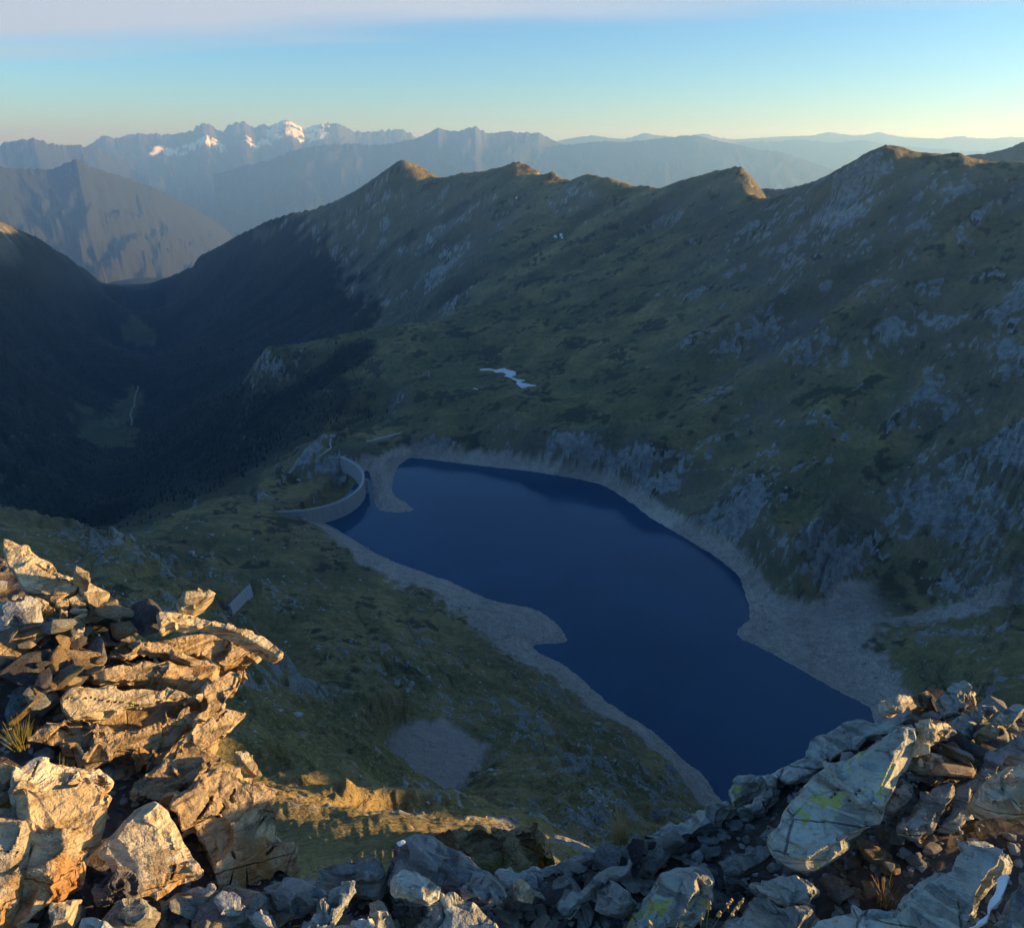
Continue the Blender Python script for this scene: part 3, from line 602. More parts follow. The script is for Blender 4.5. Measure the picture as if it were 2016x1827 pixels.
far_range('glaciated_range', [(150,300,25000),(175,290,25000),(190,279,25000),(205,272,25000),(225,276,25000),(240,274,25000),(262,267,25200),(270,264,25200),(285,269,25200),(300,267,25300),(325,269,25300),(350,268,25400),(378,262,25500),(392,250,25500),(400,247,25500),(412,249,25500),(428,258,25600),(438,263,25600),(448,252,25600),(462,246,25600),(480,243,25600),(492,251,25600),(503,256,25600),(515,250,25600),(522,249,25600),(530,253,25600),(545,247,25600),(560,240,25600),(575,244,25600),(590,253,25600),(600,258,25700),(618,251,25700),(640,248,25700),(665,247,25700),(680,254,25800),(695,263,25800),(730,263,25900),(760,259,26000),(790,258,26000),(808,265,26000),(820,274,26000),(860,300,26000),(900,330,26000)], 0, 9000, 121, mat=M_SNOWY, snow=snow_far, rough=1.3, ncol=560, slope=0.5)
far_range('distant_blue_range', [(430,345,18525),(480,330,18525),(540,315,18525),(575,300,18620),(600,293,18620),(640,288,18620),(670,286,18715),(700,285,18715),(725,289,18715),(750,288,18715),(790,282,18810),(820,275,18810),(842,266,18810),(862,254,18810),(872,259,18810),(890,262,18810),(912,259,18810),(922,254,18810),(936,251,18810),(948,258,18905),(962,266,18905),(1000,262,19000),(1030,263,19000),(1060,264,19000),(1078,273,19095),(1090,281,19095),(1110,289,19190),(1150,306,19285),(1200,330,19380),(1240,350,19475)], 0, 8200, 131, rough=1.0, ncol=460)
far_range('pale_far_range', [(1040,300,28160),(1090,281,28160),(1120,275,28160),(1165,268,28160),(1200,273,28160),(1225,276,28160),(1250,269,28160),(1270,263,28160),(1290,268,28160),(1310,269,28160),(1340,274,28160),(1365,268,28800),(1388,264,28800),(1410,271,28800),(1440,276,29440),(1500,273,30080),(1550,270,30720),(1600,268,30720),(1630,262,30720),(1655,265,30720),(1680,269,30720),(1705,266,30720),(1730,262,30720),(1760,269,30720),(1790,273,30720),(1850,275,30720),(1890,269,30720),(1920,273,30720),(1950,275,30720),(1990,271,30720),(2030,274,30720),(2120,276,30720)], 0, 12000, 141, rough=0.45, ncol=360, nrow=40, slope=0.4)
far_range('middle_blue_range', [(1060,296,18700),(1110,287,18700),(1150,284,18700),(1190,280,18700),(1220,283,18700),(1250,280,18700),(1290,276,18700),(1325,272,18700),(1345,269,18700),(1370,268,18700),(1395,275,18700),(1420,281,18700),(1460,289,18700),(1500,298,18700),(1535,300,18700),(1560,309,18700),(1600,322,18700),(1650,340,18700),(1720,370,18700)], 0, 8500, 151, rough=0.7)
far_range('pale_middle_range', [(1380,290,24420),(1430,285,24420),(1480,281,24420),(1530,281,24420),(1560,277,24420),(1600,279,24420),(1640,284,24420),(1680,280,24420),(1700,277,24420),(1730,284,24420),(1800,292,24420),(1900,300,24420),(2000,296,24420),(2100,300,24420)], 0, 10000, 161, rough=0.6, nrow=40)
far_range('dark_side_ridge', [(1460,400,3600),(1500,373,3700),(1540,374,3750),(1580,366,3800),(1610,355,3900),(1640,342,4000),(1680,336,4000),(1740,330,4000),(1830,325,4000),(1900,308,4200),(1940,304,4300),(1975,297,4400),(2000,287,4400),(2030,276,4400),(2120,262,4400)], 0, 1700, 171, rough=0.5, nrow=40, slope=0.5)
bm = bmesh.new(); vs = [bm.verts.new(v) for v in ((-89000, -9000, FLOOR), (89000, -9000, FLOOR), (89000, 76500, FLOOR), (-89000, 76500, FLOOR))]; bm.faces.new(vs)
gme = bpy.data.meshes.new('valley_ground'); bm.to_mesh(gme); bm.free()
t = NT('valley_fields'); nv = t.noise(0.0012, 6, 0.65)
obj('valley_ground', gme, t.done(t.mix(t.ramp(nv, 0.45, 0.6), (0.05, 0.07, 0.03), (0.17, 0.155, 0.11))), kind='structure')

# ------------------------------------------------------------------ the air
HAZE_TOP = 1590.0
bm = bmesh.new(); bmesh.ops.create_cube(bm, size=1.0, matrix=Matrix.Translation((0, 33500, (HAZE_TOP + FLOOR - 5) / 2)) @ Matrix.Diagonal((180000, 87000, HAZE_TOP - FLOOR + 5, 1)))
hme = bpy.data.meshes.new('haze'); bm.to_mesh(hme); bm.free()
hm = bpy.data.materials.new('air'); hm.use_nodes = True; hm.node_tree.nodes.clear()
ho = hm.node_tree.nodes.new('ShaderNodeOutputMaterial'); hv = hm.node_tree.nodes.new('ShaderNodeVolumePrincipled')
hv.inputs['Absorption Color'].default_value = (0.85, 0.93, 1, 1); hv.inputs['Color'].default_value = (0.27, 0.55, 1.0, 1); hv.inputs['Density'].default_value = 5.0e-5; hv.inputs['Anisotropy'].default_value = 0.45
hm.node_tree.links.new(hv.outputs[0], ho.inputs['Volume'])
obj('haze', hme, hm, kind='stuff', label='pale blue haze filling the valleys and fading the far ranges')
# ------------------------------------------------------------------ helpers on the ground
def hit(px, py, r0=60, r1=6000, lift=0.0):
    d = ray(px, py); d = d / np.hypot(d[0], d[1]); rs = np.exp(np.linspace(math.log(r0), math.log(r1), 1400))
    gz = ground_zv(rs * d[0], rs * d[1]) + lift; b = gz > CAM_Z + rs * d[2]; k = int(np.argmax(b)) if b.any() else 1399
    return np.array([rs[k] * d[0], rs[k] * d[1], gz[k]])
def mat_concrete(name, c1, c2, sc=0.6):
    t = NT(name); n = t.noise(sc, 5, 0.6); st = t.noise(sc * 0.7, 4, 0.6, t.mapv((1, 1, 0.08))); ln = t.math('SINE', t.math('MULTIPLY', t.noise(0.001, 0), 1.0))
    c = t.mix(t.ramp(n, 0.3, 0.7), c1, c2); c = t.mix(t.math('MULTIPLY', t.ramp(st, 0.5, 0.75), 0.45), c, tuple(v * 0.55 for v in c1))
    return t.done(c, t.bump(n, 0.3, 0.1))
M_CONC = mat_concrete('weathered_concrete', (0.30, 0.29, 0.275), (0.40, 0.385, 0.36)); M_CONC2 = mat_concrete('pale_concrete', (0.42, 0.41, 0.39), (0.55, 0.53, 0.5))
M_STEEL = NT('galvanised_steel').done((0.30, 0.32, 0.33), None, 0.5)
def sweep(line, profile, zfun=None):
    """sweep a closed (offset, z) profile along a plan line"""
    line = np.asarray(line); tg = np.gradient(line, axis=0); tg /= np.linalg.norm(tg, axis=1)[:, None]; nm = np.stack([tg[:, 1], -tg[:, 0]], -1)
    n, k = len(line), len(profile); co = np.zeros((n, k, 3))
    for j, (o_, z_) in enumerate(profile):
        co[:, j, :2] = line + nm * o_; co[:, j, 2] = z_
    bm = bmesh.new(); vs = [[bm.verts.new(co[i, j]) for j in range(k)] for i in range(n)]
    for i in range(n - 1):
        for j in range(k): bm.faces.new((vs[i][j], vs[i][(j + 1) % k], vs[i + 1][(j + 1) % k], vs[i + 1][j]))
    bm.faces.new(vs[0]); bm.faces.new(vs[-1][::-1]); bmesh.ops.recalc_face_normals(bm, faces=bm.faces[:])
    me = bpy.data.meshes.new('swept'); bm.to_mesh(me); bm.free(); return me
def box_me(name, sx, sy, sz, bev=0.0):
    bm = bmesh.new(); bmesh.ops.create_cube(bm, size=1.0, matrix=Matrix.Translation((0, 0, sz / 2)) @ Matrix.Diagonal((sx, sy, sz, 1)))
    if bev: bmesh.ops.bevel(bm, geom=bm.edges[:], offset=bev, segments=1, affect='EDGES')
    me = bpy.data.meshes.new(name); bm.to_mesh(me); bm.free(); return me

# ------------------------------------------------------------------ arch dam
mid = dam_line[30]
dam = empty('arch_dam', (float(mid[0]), float(mid[1]), 0.0), 'curved pale concrete arch dam holding back the dark blue lake', 'dam')
Lr = dam_line - mid
side = 1.0   # which normal points to the water
c_out = np.array([LAKE[:, 0].mean(), LAKE[:, 1].mean()]) - mid
tg = Lr[31] - Lr[29]; nm = np.array([tg[1], -tg[0]]); side = 1.0 if nm @ c_out > 0 else -1.0
def prof(pairs): return [(o_ * side, z_) for o_, z_ in pairs]
obj('dam_wall', sweep(Lr, prof([(1.3, CREST_Z - 1.2), (1.9, 8), (2.2, -26), (-9, -26), (-5.0, 5), (-1.6, CREST_Z - 1.2)])), M_CONC, dam)
obj('crest_walkway', sweep(Lr, prof([(1.7, CREST_Z - 0.35), (1.7, CREST_Z - 1.197), (-2.0, CREST_Z - 1.197), (-2.0, CREST_Z - 0.35)])), M_CONC2, dam)
obj('parapet', sweep(Lr, prof([(1.66, CREST_Z + 0.75), (1.66, CREST_Z - 0.347), (1.25, CREST_Z - 0.347), (1.25, CREST_Z + 0.75)])), M_CONC2, dam)
post_me = box_me('post', 0.35, 0.35, 1.25)
tgs = np.gradient(Lr, axis=0); nms = np.stack([tgs[:, 1], -tgs[:, 0]], -1); nms /= np.linalg.norm(nms, axis=1)[:, None]
for i in range(1, 60, 2):
    o = obj('railing_post', post_me, M_CONC2, dam); q = Lr[i] - nms[i] * side * 1.75; o.location = (q[0], q[1], CREST_Z - 0.347)
obj('railing', sweep(Lr[1:-1] - nms[1:-1] * side * 1.75, [(0.08, CREST_Z + 0.98), (0.08, CREST_Z + 0.86), (-0.08, CREST_Z + 0.86), (-0.08, CREST_Z + 0.98)]), M_STEEL, dam)
# intake tower against the upstream face, standing in the water
q = Lr[38] + nms[38] * side * 4.2
o = obj('intake_tower', box_me('intake_tower', 5.0, 4.0, CREST_Z + 24.0), M_CONC, dam); o.location = (q[0], q[1], -26.0); o.rotation_euler.z = math.atan2(tgs[38][1], tgs[38][0])

# ------------------------------------------------------------------ gravity wall on the neck beyond the dam
a = pz(722., 869., 27.0); b = pz(808., 847., 27.0); m_ = (a + b) / 2
w2 = empty('gravity_dam', (m_[0], m_[1], 0), 'straight low concrete dam wall on the green neck beyond the arch', 'dam')
ln = resample(np.array([a[:2], b[:2]]), 12) - m_[:2]
tg = ln[1] - ln[0]; s2 = 1.0 if np.array([tg[1], -tg[0]]) @ (-m_[:2]) > 0 else -1.0
obj('dam_wall', sweep(ln, [(o_ * s2, z_) for o_, z_ in [(1.2, 26.2), (1.6, 8), (-6, 8), (-1.2, 26.2)]]), M_CONC, w2)
obj('crest_walkway', sweep(ln, [(o_ * s2, z_) for o_, z_ in [(1.6, 27.0), (1.6, 26.203), (-1.6, 26.203), (-1.6, 27.0)]]), M_CONC2, w2)
for i in range(12):
    o = obj('railing_post', post_me, M_CONC2, w2); nmv = np.array([tg[1], -tg[0]]) / np.linalg.norm(tg); q = ln[i] - nmv * s2 * 1.3; o.location = (q[0], q[1], 27.003)

# ------------------------------------------------------------------ little dam in the hollow on the near side
zc = 80.0
a = pz(452., 1192., zc); b = pz(492., 1152., zc); m_ = (a + b) / 2
w3 = empty('small_dam', (m_[0], m_[1], 0), 'small pale concrete dam with posts along its crest in the hollow behind the outcrop', 'dam')
ln = resample(np.array([a[:2], b[:2]]), 11) - m_[:2]
tg = ln[1] - ln[0]; nmv = np.array([tg[1], -tg[0]]) / np.linalg.norm(tg); s3 = 1.0 if nmv[0] > 0 else -1.0
obj('dam_wall', sweep(ln, [(o_ * s3, z_) for o_, z_ in [(0.8, zc), (2.4, zc - 14), (-3, zc - 14), (-1.0, zc)]]), M_CONC2, w3)
for i in range(11):
    o = obj('parapet_block', box_me('parapet_block', 1.5, 0.5, 1.0) if i == 0 else o.data, M_CONC2, w3); q = ln[i] - nmv * s3 * 0.72; o.location = (q[0], q[1], zc + 0.003); o.rotation_euler.z = math.atan2(tg[1], tg[0])

# ------------------------------------------------------------------ hut, shed, mast, paths near the dam
def hut(name, px, py, sx, sy, sz, rz, label, wallm, roofm):
    p = hit(px, py); e = empty(name, tuple(p - np.array([0, 0, 0.3])), label, 'hut'); e.rotation_euler.z = rz
    obj('wall', box_me('hut_wall', sx, sy, sz), wallm, e)
    bm = bmesh.new(); h = sz; r_ = 0.35
    v = [bm.verts.new(c) for c in ((-sx/2-r_, -sy/2-r_, h), (sx/2+r_, -sy/2-r_, h), (sx/2+r_, sy/2+r_, h), (-sx/2-r_, sy/2+r_, h), (-sx/2-r_, 0, h + sy*0.32), (sx/2+r_, 0, h + sy*0.32))]
    for f_ in ((0, 1, 5, 4), (2, 3, 4, 5), (0, 4, 3), (1, 2, 5), (3, 2, 1, 0)): bm.faces.new([v[k] for k in f_])
    bmesh.ops.recalc_face_normals(bm, faces=bm.faces[:]); me = bpy.data.meshes.new('roof'); bm.to_mesh(me); bm.free(); obj('roof', me, roofm, e)
    o = obj('door', box_me('door', 1.0, 0.12, 2.0), M_STEEL, e); o.location = (0.4, -sy / 2 - 0.05, 0.3)
    return e
M_SLATE = mat_concrete('grey_roof_slate', (0.22, 0.225, 0.23), (0.32, 0.32, 0.33)); 
hut('dam_keeper_hut', 655, 862, 7.5, 5.0, 3.4, 0.5, 'small grey hut on the grassy rim above the dark valley', M_CONC2, M_SLATE)
hut('concrete_shed', 589, 948, 6.0, 2.6, 1.6, -0.6, 'tiny pale shed in the hollow below the arch dam', M_CONC2, M_CONC2)
p = hit(596, 945); e = empty('utility_pole', tuple(p), 'thin grey pole standing in the hollow below the arch dam', 'pole')
bm = bmesh.new(); bmesh.ops.create_cone(bm, cap_ends=True, segments=8, radius1=0.28, radius2=0.16, depth=13, matrix=Matrix.Translation((0, 0, 6.3))); me = bpy.data.meshes.new('shaft'); bm.to_mesh(me); bm.free(); obj('shaft', me, M_STEEL, e)
o = obj('cross_arm', box_me('cross_arm', 2.4, 0.16, 0.16), M_STEEL, e); o.location = (0, 0, 12.2)
def path_strip(name, pts, width, mat, lift=0.35):
    P = smooth_line(np.array([hit(px, py)[:2] for px, py in pts]), 2); P = resample(P, 40); tg = np.gradient(P, axis=0); tg /= np.linalg.norm(tg, axis=1)[:, None]; nm = np.stack([tg[:, 1], -tg[:, 0]], -1)
    co = []
    for k in (-0.5, 0.5): q = P + nm * width * k; co.append(np.concatenate([q, (ground_zv(P[:, 0], P[:, 1]) + lift)[:, None]], 1))
    lo = [c - np.array([0, 0, 1.2]) for c in co]; ring = np.stack([co[0], co[1], lo[1], lo[0]], 1).reshape(-1, 3); F = []
    for i in range(39):
        for j in range(4): F.append((i * 4 + j, i * 4 + (j + 1) % 4, i * 4 + 4 + (j + 1) % 4, i * 4 + 4 + j))
    return obj(name, mesh_from(name, ring, np.array(F), False), mat, kind='structure')
M_STREAM = NT('pale_stream_bed').done((0.24, 0.25, 0.25))
path_strip('valley_stream', [(272,760),(270,772),(264,786),(266,797),(259,808),(256,818),(261,828),(258,840)], 5.0, M_STREAM)
path_strip('concrete_path', [(651,868),(649,876),(653,882),(645,889),(634,895),(628,900)], 2.4, M_CONC2)
path_strip('dam_path', [(650,903),(662,905),(672,903),(683,905)], 2.0, M_CONC2)

# ------------------------------------------------------------------ last snow
t = NT('old_snow'); ns = t.noise(0.25, 5, 0.6); M_SNOW = t.done(t.mix(t.ramp(ns, 0.35, 0.7), (0.80, 0.81, 0.82), (0.66, 0.67, 0.68)), t.bump(ns, 0.4, 0.3), 0.7)
t = NT('summit_snow'); ns = t.noise(14, 5, 0.6); M_SNOW2 = t.done(t.mix(t.ramp(ns, 0.35, 0.7), (0.82, 0.83, 0.85), (0.72, 0.73, 0.75)), t.bump(ns, 0.3, 0.02), 0.6)
def drape(name, pts, label, group, thick=1.1, cuts=3):
    P = np.array([hit(px, py) for px, py in pts]); c = P.mean(axis=0)
    bm = bmesh.new(); f = bm.faces.new([bm.verts.new((p[0], p[1], 0)) for p in P]); bmesh.ops.triangulate(bm, faces=[f])
    bmesh.ops.subdivide_edges(bm, edges=bm.edges[:], cuts=cuts, use_grid_fill=True); bmesh.ops.triangulate(bm, faces=bm.faces[:])
    be = {v for e_ in bm.edges if e_.is_boundary for v in e_.verts}
    vv = list(bm.verts); x = np.array([v.co.x for v in vv]); y = np.array([v.co.y for v in vv]); z = ground_zv(x, y)
    for v, zz_ in zip(vv, z): v.co.z = zz_ + (thick * 0.35 if v in be else thick)
    r = bmesh.ops.extrude_edge_only(bm, edges=[e_ for e_ in bm.edges if e_.is_boundary])
    for v in r['geom']:
        if isinstance(v, bmesh.types.BMVert): v.co.z -= thick * 2
    for v in bm.verts: v.co -= Vector(c)
    bmesh.ops.recalc_face_normals(bm, faces=bm.faces[:]); me = bpy.data.meshes.new(name); bm.to_mesh(me); bm.free()
    me.polygons.foreach_set('use_smooth', np.ones(len(me.polygons), bool))
    o = obj(name, me, M_SNOW, label=label, cat='snow patch', group=group); o.location = c; return o
def Z(pts, ox, oy, k): return S([(ox + x * k, oy + y * k) for x, y in pts])
drape('snow_patch', Z([(340,365),(560,350),(650,365),(720,385),(850,345),(930,350),(920,325),(990,365),(1150,405),(1215,440),(1210,495),(1130,535),(1110,580),(1050,570),(920,525),(985,500),(930,445),(850,430),(740,440),(660,405),(560,385),(370,385)], 1220, 930, 0.1091), 'larger upper piece of the white snow patch on the green shelf above the lake', 'snow patches on the green shelf')
drape('snow_patch', Z([(1120,550),(1280,600),(1430,625),(1420,645),(1350,650),(1345,690),(1500,720),(1690,745),(1685,775),(1500,775),(1430,800),(1355,815),(1220,690),(1240,650),(1120,600)], 1220, 930, 0.1091), 'lower right piece of the white snow patch on the green shelf', 'snow patches on the green shelf')
drape('snow_patch', Z([(190,812),(300,825),(305,855),(195,845)], 1220, 930, 0.1091), 'tiny snow patch just below and left of the larger one on the shelf', 'snow patches on the green shelf', 0.8, 1)
for q_, lb in (([(1090,466),(1096,465),(1097,469),(1091,470)], 'lone snow speck halfway up the central ridge, left of the cluster'), ([(1101,461),(1106,460),(1108,465),(1102,467)], 'snow speck at the upper end of the cluster on the central ridge'),
               ([(1104,468),(1108,468),(1108,471),(1104,471)], 'snow speck at the lower end of the cluster on the central ridge'), ([(1015,391),(1019,391),(1019,394),(1015,394)], 'snow speck high under the rounded central summit')):
    drape('snow_speck', q_, lb, 'snow specks on the central ridge', 1.0, 1)
# ------------------------------------------------------------------ forest in the deep valley (one mass)
rng = np.random.default_rng(7)
vis = (m_forest > 0.35) & (np.abs(A) < 0.66) & (R < 5200)
wgt = (vis * R * R * np.clip(m_forest, 0, 1) / R ** 1.6).ravel(); wgt /= wgt.sum()
NT_ = 11000
pick = rng.choice(wgt.size, NT_, p=wgt); pj = pick % nC; pi_ = pick // nC
tx = X.ravel()[pick] + rng.normal(0, 3, NT_); ty = Y.ravel()[pick] + rng.normal(0, 3, NT_); tz = ground_zv(tx, ty)
th = rng.uniform(4.5, 10, NT_) * (1 + 0.15 * rng.normal(size=NT_)); tw = th * rng.uniform(0.16, 0.24, NT_)
k = 5; ang = np.arange(k) * 2 * math.pi / k
def tier(z0, z1, wf):
    ro = rng.uniform(0, 6.28, NT_)
    jit = rng.uniform(0.7, 1.25, (NT_, k))
    base = np.stack([tx[:, None] + tw[:, None] * wf * jit * np.cos(ang + ro[:, None]), ty[:, None] + tw[:, None] * wf * jit * np.sin(ang + ro[:, None]), (tz + th * z0)[:, None] + 0 * ang], -1)
    top = np.stack([tx, ty, tz + th * z1], -1)[:, None]
    return np.concatenate([base, top], 1)
V = np.concatenate([tier(0.06, 0.6, 1.0), tier(0.38, 1.0, 0.68)], 1)   # 12 verts per tree
fl = []
for o_ in (0, k + 1):
    for a_ in range(k): fl.append((o_ + a_, o_ + (a_ + 1) % k, o_ + k))
F = (np.arange(NT_)[:, None, None] * (2 * k + 2) + np.array(fl)[None]).reshape(-1, 3)
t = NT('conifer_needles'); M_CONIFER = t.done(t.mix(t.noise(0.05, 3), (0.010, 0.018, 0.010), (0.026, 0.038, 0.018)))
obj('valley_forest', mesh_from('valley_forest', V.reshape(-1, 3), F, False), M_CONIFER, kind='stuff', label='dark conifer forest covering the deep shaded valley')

# ------------------------------------------------------------------ loose stones on the slopes (one mass) and single boulders
bm = bmesh.new(); bmesh.ops.create_icosphere(bm, subdivisions=1, radius=1.0); ico_v = np.array([v.co[:] for v in bm.verts]); ico_f = np.array([[v.index for v in f_.verts] for f_ in bm.faces]); bm.free()
clus = fbm2(X / 55, Y / 55, 3, 201, 0.55) + 0.8 * fbm2(X / 14, Y / 14, 2, 202)
den = (R < 1050) * sstep(75, 170, R) * (np.abs(A) < 0.68) * (lake_sd > 0.5) * (1 - pan_m) * np.clip(clus + 0.15 + 0.55 * m_rock + 0.45 * m_bare * sstep(1, 30, lake_sd), 0, 1.6) ** 2
wgt = (den * R * R / R ** 1.7).ravel(); wgt /= wgt.sum(); NS = 8500
pick = rng.choice(wgt.size, NS, p=wgt); sx_ = X.ravel()[pick] + rng.normal(0, 1, NS); sy_ = Y.ravel()[pick] + rng.normal(0, 1, NS); sz_ = ground_zv(sx_, sy_)
sr = np.exp(rng.normal(-0.45, 0.55, NS)) * (0.16 + 0.95 * np.clip(np.hypot(sx_, sy_) / 700, 0, 1.1)); sr = np.clip(sr, 0.12, 2.2)
sc3 = rng.uniform(0.55, 1.25, (NS, 3)); sc3[:, 2] *= 0.75
jit = rng.uniform(0.72, 1.2, (NS, len(ico_v), 1)); ro = rng.uniform(0, 6.28, NS)
v = ico_v[None] * jit * sc3[:, None] * sr[:, None, None]
V = np.stack([v[..., 0] * np.cos(ro)[:, None] - v[..., 1] * np.sin(ro)[:, None] + sx_[:, None], v[..., 0] * np.sin(ro)[:, None] + v[..., 1] * np.cos(ro)[:, None] + sy_[:, None], v[..., 2] + (sz_ + 0.15 * sr)[:, None]], -1)
F = (np.arange(NS)[:, None, None] * len(ico_v) + ico_f[None]).reshape(-1, 3)
t = NT('slope_stone'); nn = t.noise(0.7, 4); M_STONE = t.done(t.mix(t.ramp(nn, 0.3, 0.7), (0.25, 0.25, 0.24), (0.50, 0.49, 0.46)), t.bump(t.noise(3.0, 4), 0.5, 0.2))
obj('loose_stones', mesh_from('loose_stones', V.reshape(-1, 3), F, False), M_STONE, kind='stuff', label='pale loose stones strewn over the slopes round the lake')
def lump(seed, n=2, flat=0.75):
    bm = bmesh.new(); bmesh.ops.create_icosphere(bm, subdivisions=n, radius=1.0); co = np.array([v_.co[:] for v_ in bm.verts])
    r_ = np.random.default_rng(seed); 
    for _ in range(9):                                   # plane cuts make facets
        d = r_.normal(size=3); d /= np.linalg.norm(d); lim = r_.uniform(0.62, 0.88); s_ = co @ d; over = np.maximum(s_ - lim, 0); co -= over[:, None] * d * 0.9
    co *= 1 + 0.10 * fbm3(co * 2.1 + seed, 2, seed)[:, None]; co[:, 2] *= flat
    for v_, c in zip(bm.verts, co): v_.co = c
    me = bpy.data.meshes.new('boulder'); bm.to_mesh(me); bm.free(); me.materials.append(M_STONE); return me
BOULD = [lump(300 + i) for i in range(5)]
for i, (px, py, s_, lb) in enumerate([
    (575,1112,5.2,'pale round boulder alone on the dark green slope right of the small dam'),
    (378,1092,8.5,'big rounded grey boulder on the knoll left of the arch dam'),
    (398,1100,5.0,'grey boulder touching the big rounded one on the knoll'),
    (545,1100,3.0,'small pale boulder left of the pale round one on the dark slope'),
    (640,1158,3.6,'pale boulder near the crest of the slope above the lake'),
    (652,1172,3.0,'flat pale boulder below its twin near the slope crest'),
    (605,1180,2.6,'small pale boulder downhill left of the slope crest'),
    (470,1085,4.4,'grey boulder in the middle of the knoll outcrop'),
    (500,1098,4.0,'grey boulder right of the knoll outcrop'),
    (645,1060,2.4,'small pale boulder on the grass close to the arch dam'),
    (440,1055,3.5,'pale boulder on top of the knoll'),
    (700,1105,2.6,'boulder on the grass edge above the narrow lake arm'),
    (538,1177,3.0,'white boulder on the dark track right of the small dam'),
    (945,1345,3.0,'top boulder of the pale stone streak on the green slope'),
    (955,1362,2.8,'middle boulder of the pale stone streak on the green slope'),
    (966,1385,2.6,'bottom boulder of the pale stone streak on the green slope'),
    (1160,1545,2.0,'pale boulder on the green slope above the near lake shore'),
    (1290,1500,2.4,'pale boulder on the gravel above the near lake shore'),
    (1240,1470,2.2,'boulder in the stone band on the near lake shore'),
    (1120,1560,1.8,'small boulder on the slope below the stone-strewn green'),
    (1035,1500,1.6,'small boulder right of the brown dry pan'),
    (940,1300,2.2,'boulder on the brown moraine crest above the shore')]):
    p = hit(px, py); o = obj('boulder', BOULD[i % 5], None, label=lb, cat='boulder', group='boulders on the slopes round the lake')
    o.location = (p[0], p[1], p[2] + s_ * 0.12); o.scale = (s_ * 0.5, s_ * 0.42, s_ * 0.5); o.rotation_euler = (0, 0, i * 1.7)
# ------------------------------------------------------------------ the summit: ground under the rocks
_rim = S([(-500,1300),(-200,1390),(0,1450),(120,1500),(240,1575),(380,1680),(480,1800),(540,1930),(600,2060),(700,2160),(770,2310),(850,2320),(1000,2300),(1130,2310),(1250,2350),(1420,2300),(1600,2225),(1800,2190),(1900,2130),(2060,2050),(2200,1930),(2360,1890),(2500,1850),(2684,1870),(3000,1850),(3400,1800)])
_rp = None
RIM_A = None; RIM_R = None
def _set_rim():
    global _rp, RIM_A, RIM_R
    _rp = np.array([fhit(x, y) for x, y in _rim])
    RIM_A = np.concatenate([[math.radians(-80)], np.arctan2(_rp[:, 0], _rp[:, 1]), np.radians([70, 130])]); RIM_R = np.concatenate([[4.2], np.hypot(_rp[:, 0], _rp[:, 1]), [5.5, 5.5]])
def fore_z(x, y, drop=True):
    """height of the summit ground above sea of the lake"""
    x = np.asarray(x, float); y = np.asarray(y, float); r = np.hypot(x, y); a = np.arctan2(x, y)
    z = -1.74 - 0.03 * r + 0.34 * np.maximum(-x - 0.22, 0) + 0.25 * sstep(0.35, 0.6, a) * sstep(0.8, 2.0, r)
    z = z + 0.05 * fbm2(x * 1.7, y * 1.7, 3, 401) + 0.02 * fbm2(x * 7, y * 7, 3, 402, 0.6)
    if drop:
        rim = np.interp(a, RIM_A, RIM_R); d = np.maximum(r - rim, 0); z = z - (1.6 * d + 0.55 * sstep(0, 0.35, d)) - 0.2 * np.minimum(d, 1.2) * fbm2(x * 0.9, y * 0.9, 3, 403) + 0.4 * sstep(1, 5, d) * fbm2(x / 2.2, y / 2.2, 5, 404, 0.6, True) - 0.12 * np.maximum(d - 3, 0) - 3.0 * sstep(22, 26, r)
    return CAM_Z + z
def fhit(px, py, lift=0.0):
    d = ray(px, py); n = np.hypot(d[0], d[1]); d = d / n; rs = np.linspace(0.4, 9, 1200)
    gz = fore_z(rs * d[0], rs * d[1], False) + lift; b = gz > CAM_Z + rs * d[2]; k = int(np.argmax(b)) if b.any() else 700
    return np.array([rs[k] * d[0], rs[k] * d[1], CAM_Z + rs[k] * d[2]])
_set_rim()
ga_ = np.radians(np.linspace(-75, 130, 230)); gr_ = np.exp(np.linspace(math.log(0.35), math.log(26), 200)); GA, GR = np.meshgrid(ga_, gr_); gx = GR * np.sin(GA); gy = GR * np.cos(GA); gz_ = fore_z(gx, gy)
def mat_soil():
    t = NT('summit_soil'); n1 = t.noise(3, 5, 0.6); n2 = t.noise(28, 5, 0.65); vo = t.voro(26)
    c = t.mix(t.ramp(n1, 0.35, 0.65), (0.060, 0.048, 0.038), (0.115, 0.095, 0.075)); c = t.mix(t.ramp(n2, 0.5, 0.7), c, (0.16, 0.15, 0.14)); c = t.mix(t.math('MULTIPLY', t.ramp(n1, 0.55, 0.7), 0.6), c, (0.05, 0.055, 0.02))
    sp = t.n.new('ShaderNodeVectorMath'); sp.operation = 'LENGTH'; t.l.new(t.pos, sp.inputs[0]); ng = t.noise(0.9, 5, 0.65)
    gc = t.mix(t.ramp(ng, 0.35, 0.65), (0.34, 0.235, 0.075), (0.20, 0.165, 0.055)); gc = t.mix(t.ramp(t.noise(5, 5, 0.65), 0.55, 0.68), gc, (0.36, 0.33, 0.28)); gc = t.mix(t.ramp(t.noise(2.2, 4, 0.6), 0.55, 0.7), gc, (0.07, 0.07, 0.03))
    c = t.mix(t.ramp(t.math('ADD', sp.outputs['Value'], t.math('MULTIPLY', ng, 1.5)), 4.4, 5.6), c, gc)
    return t.done(c, t.bump(ng, 0.9, 0.5, t.bump(vo, 0.6, 0.02, t.bump(n2, 0.6, 0.03))))
sme = mesh_from('summit_ground', np.stack([gx, gy, gz_ - CAM_Z], -1).reshape(-1, 3), grid_faces(200, 230))
o = obj('summit_ground', sme, mat_soil(), kind='structure'); o.location = (0, 0, CAM_Z)
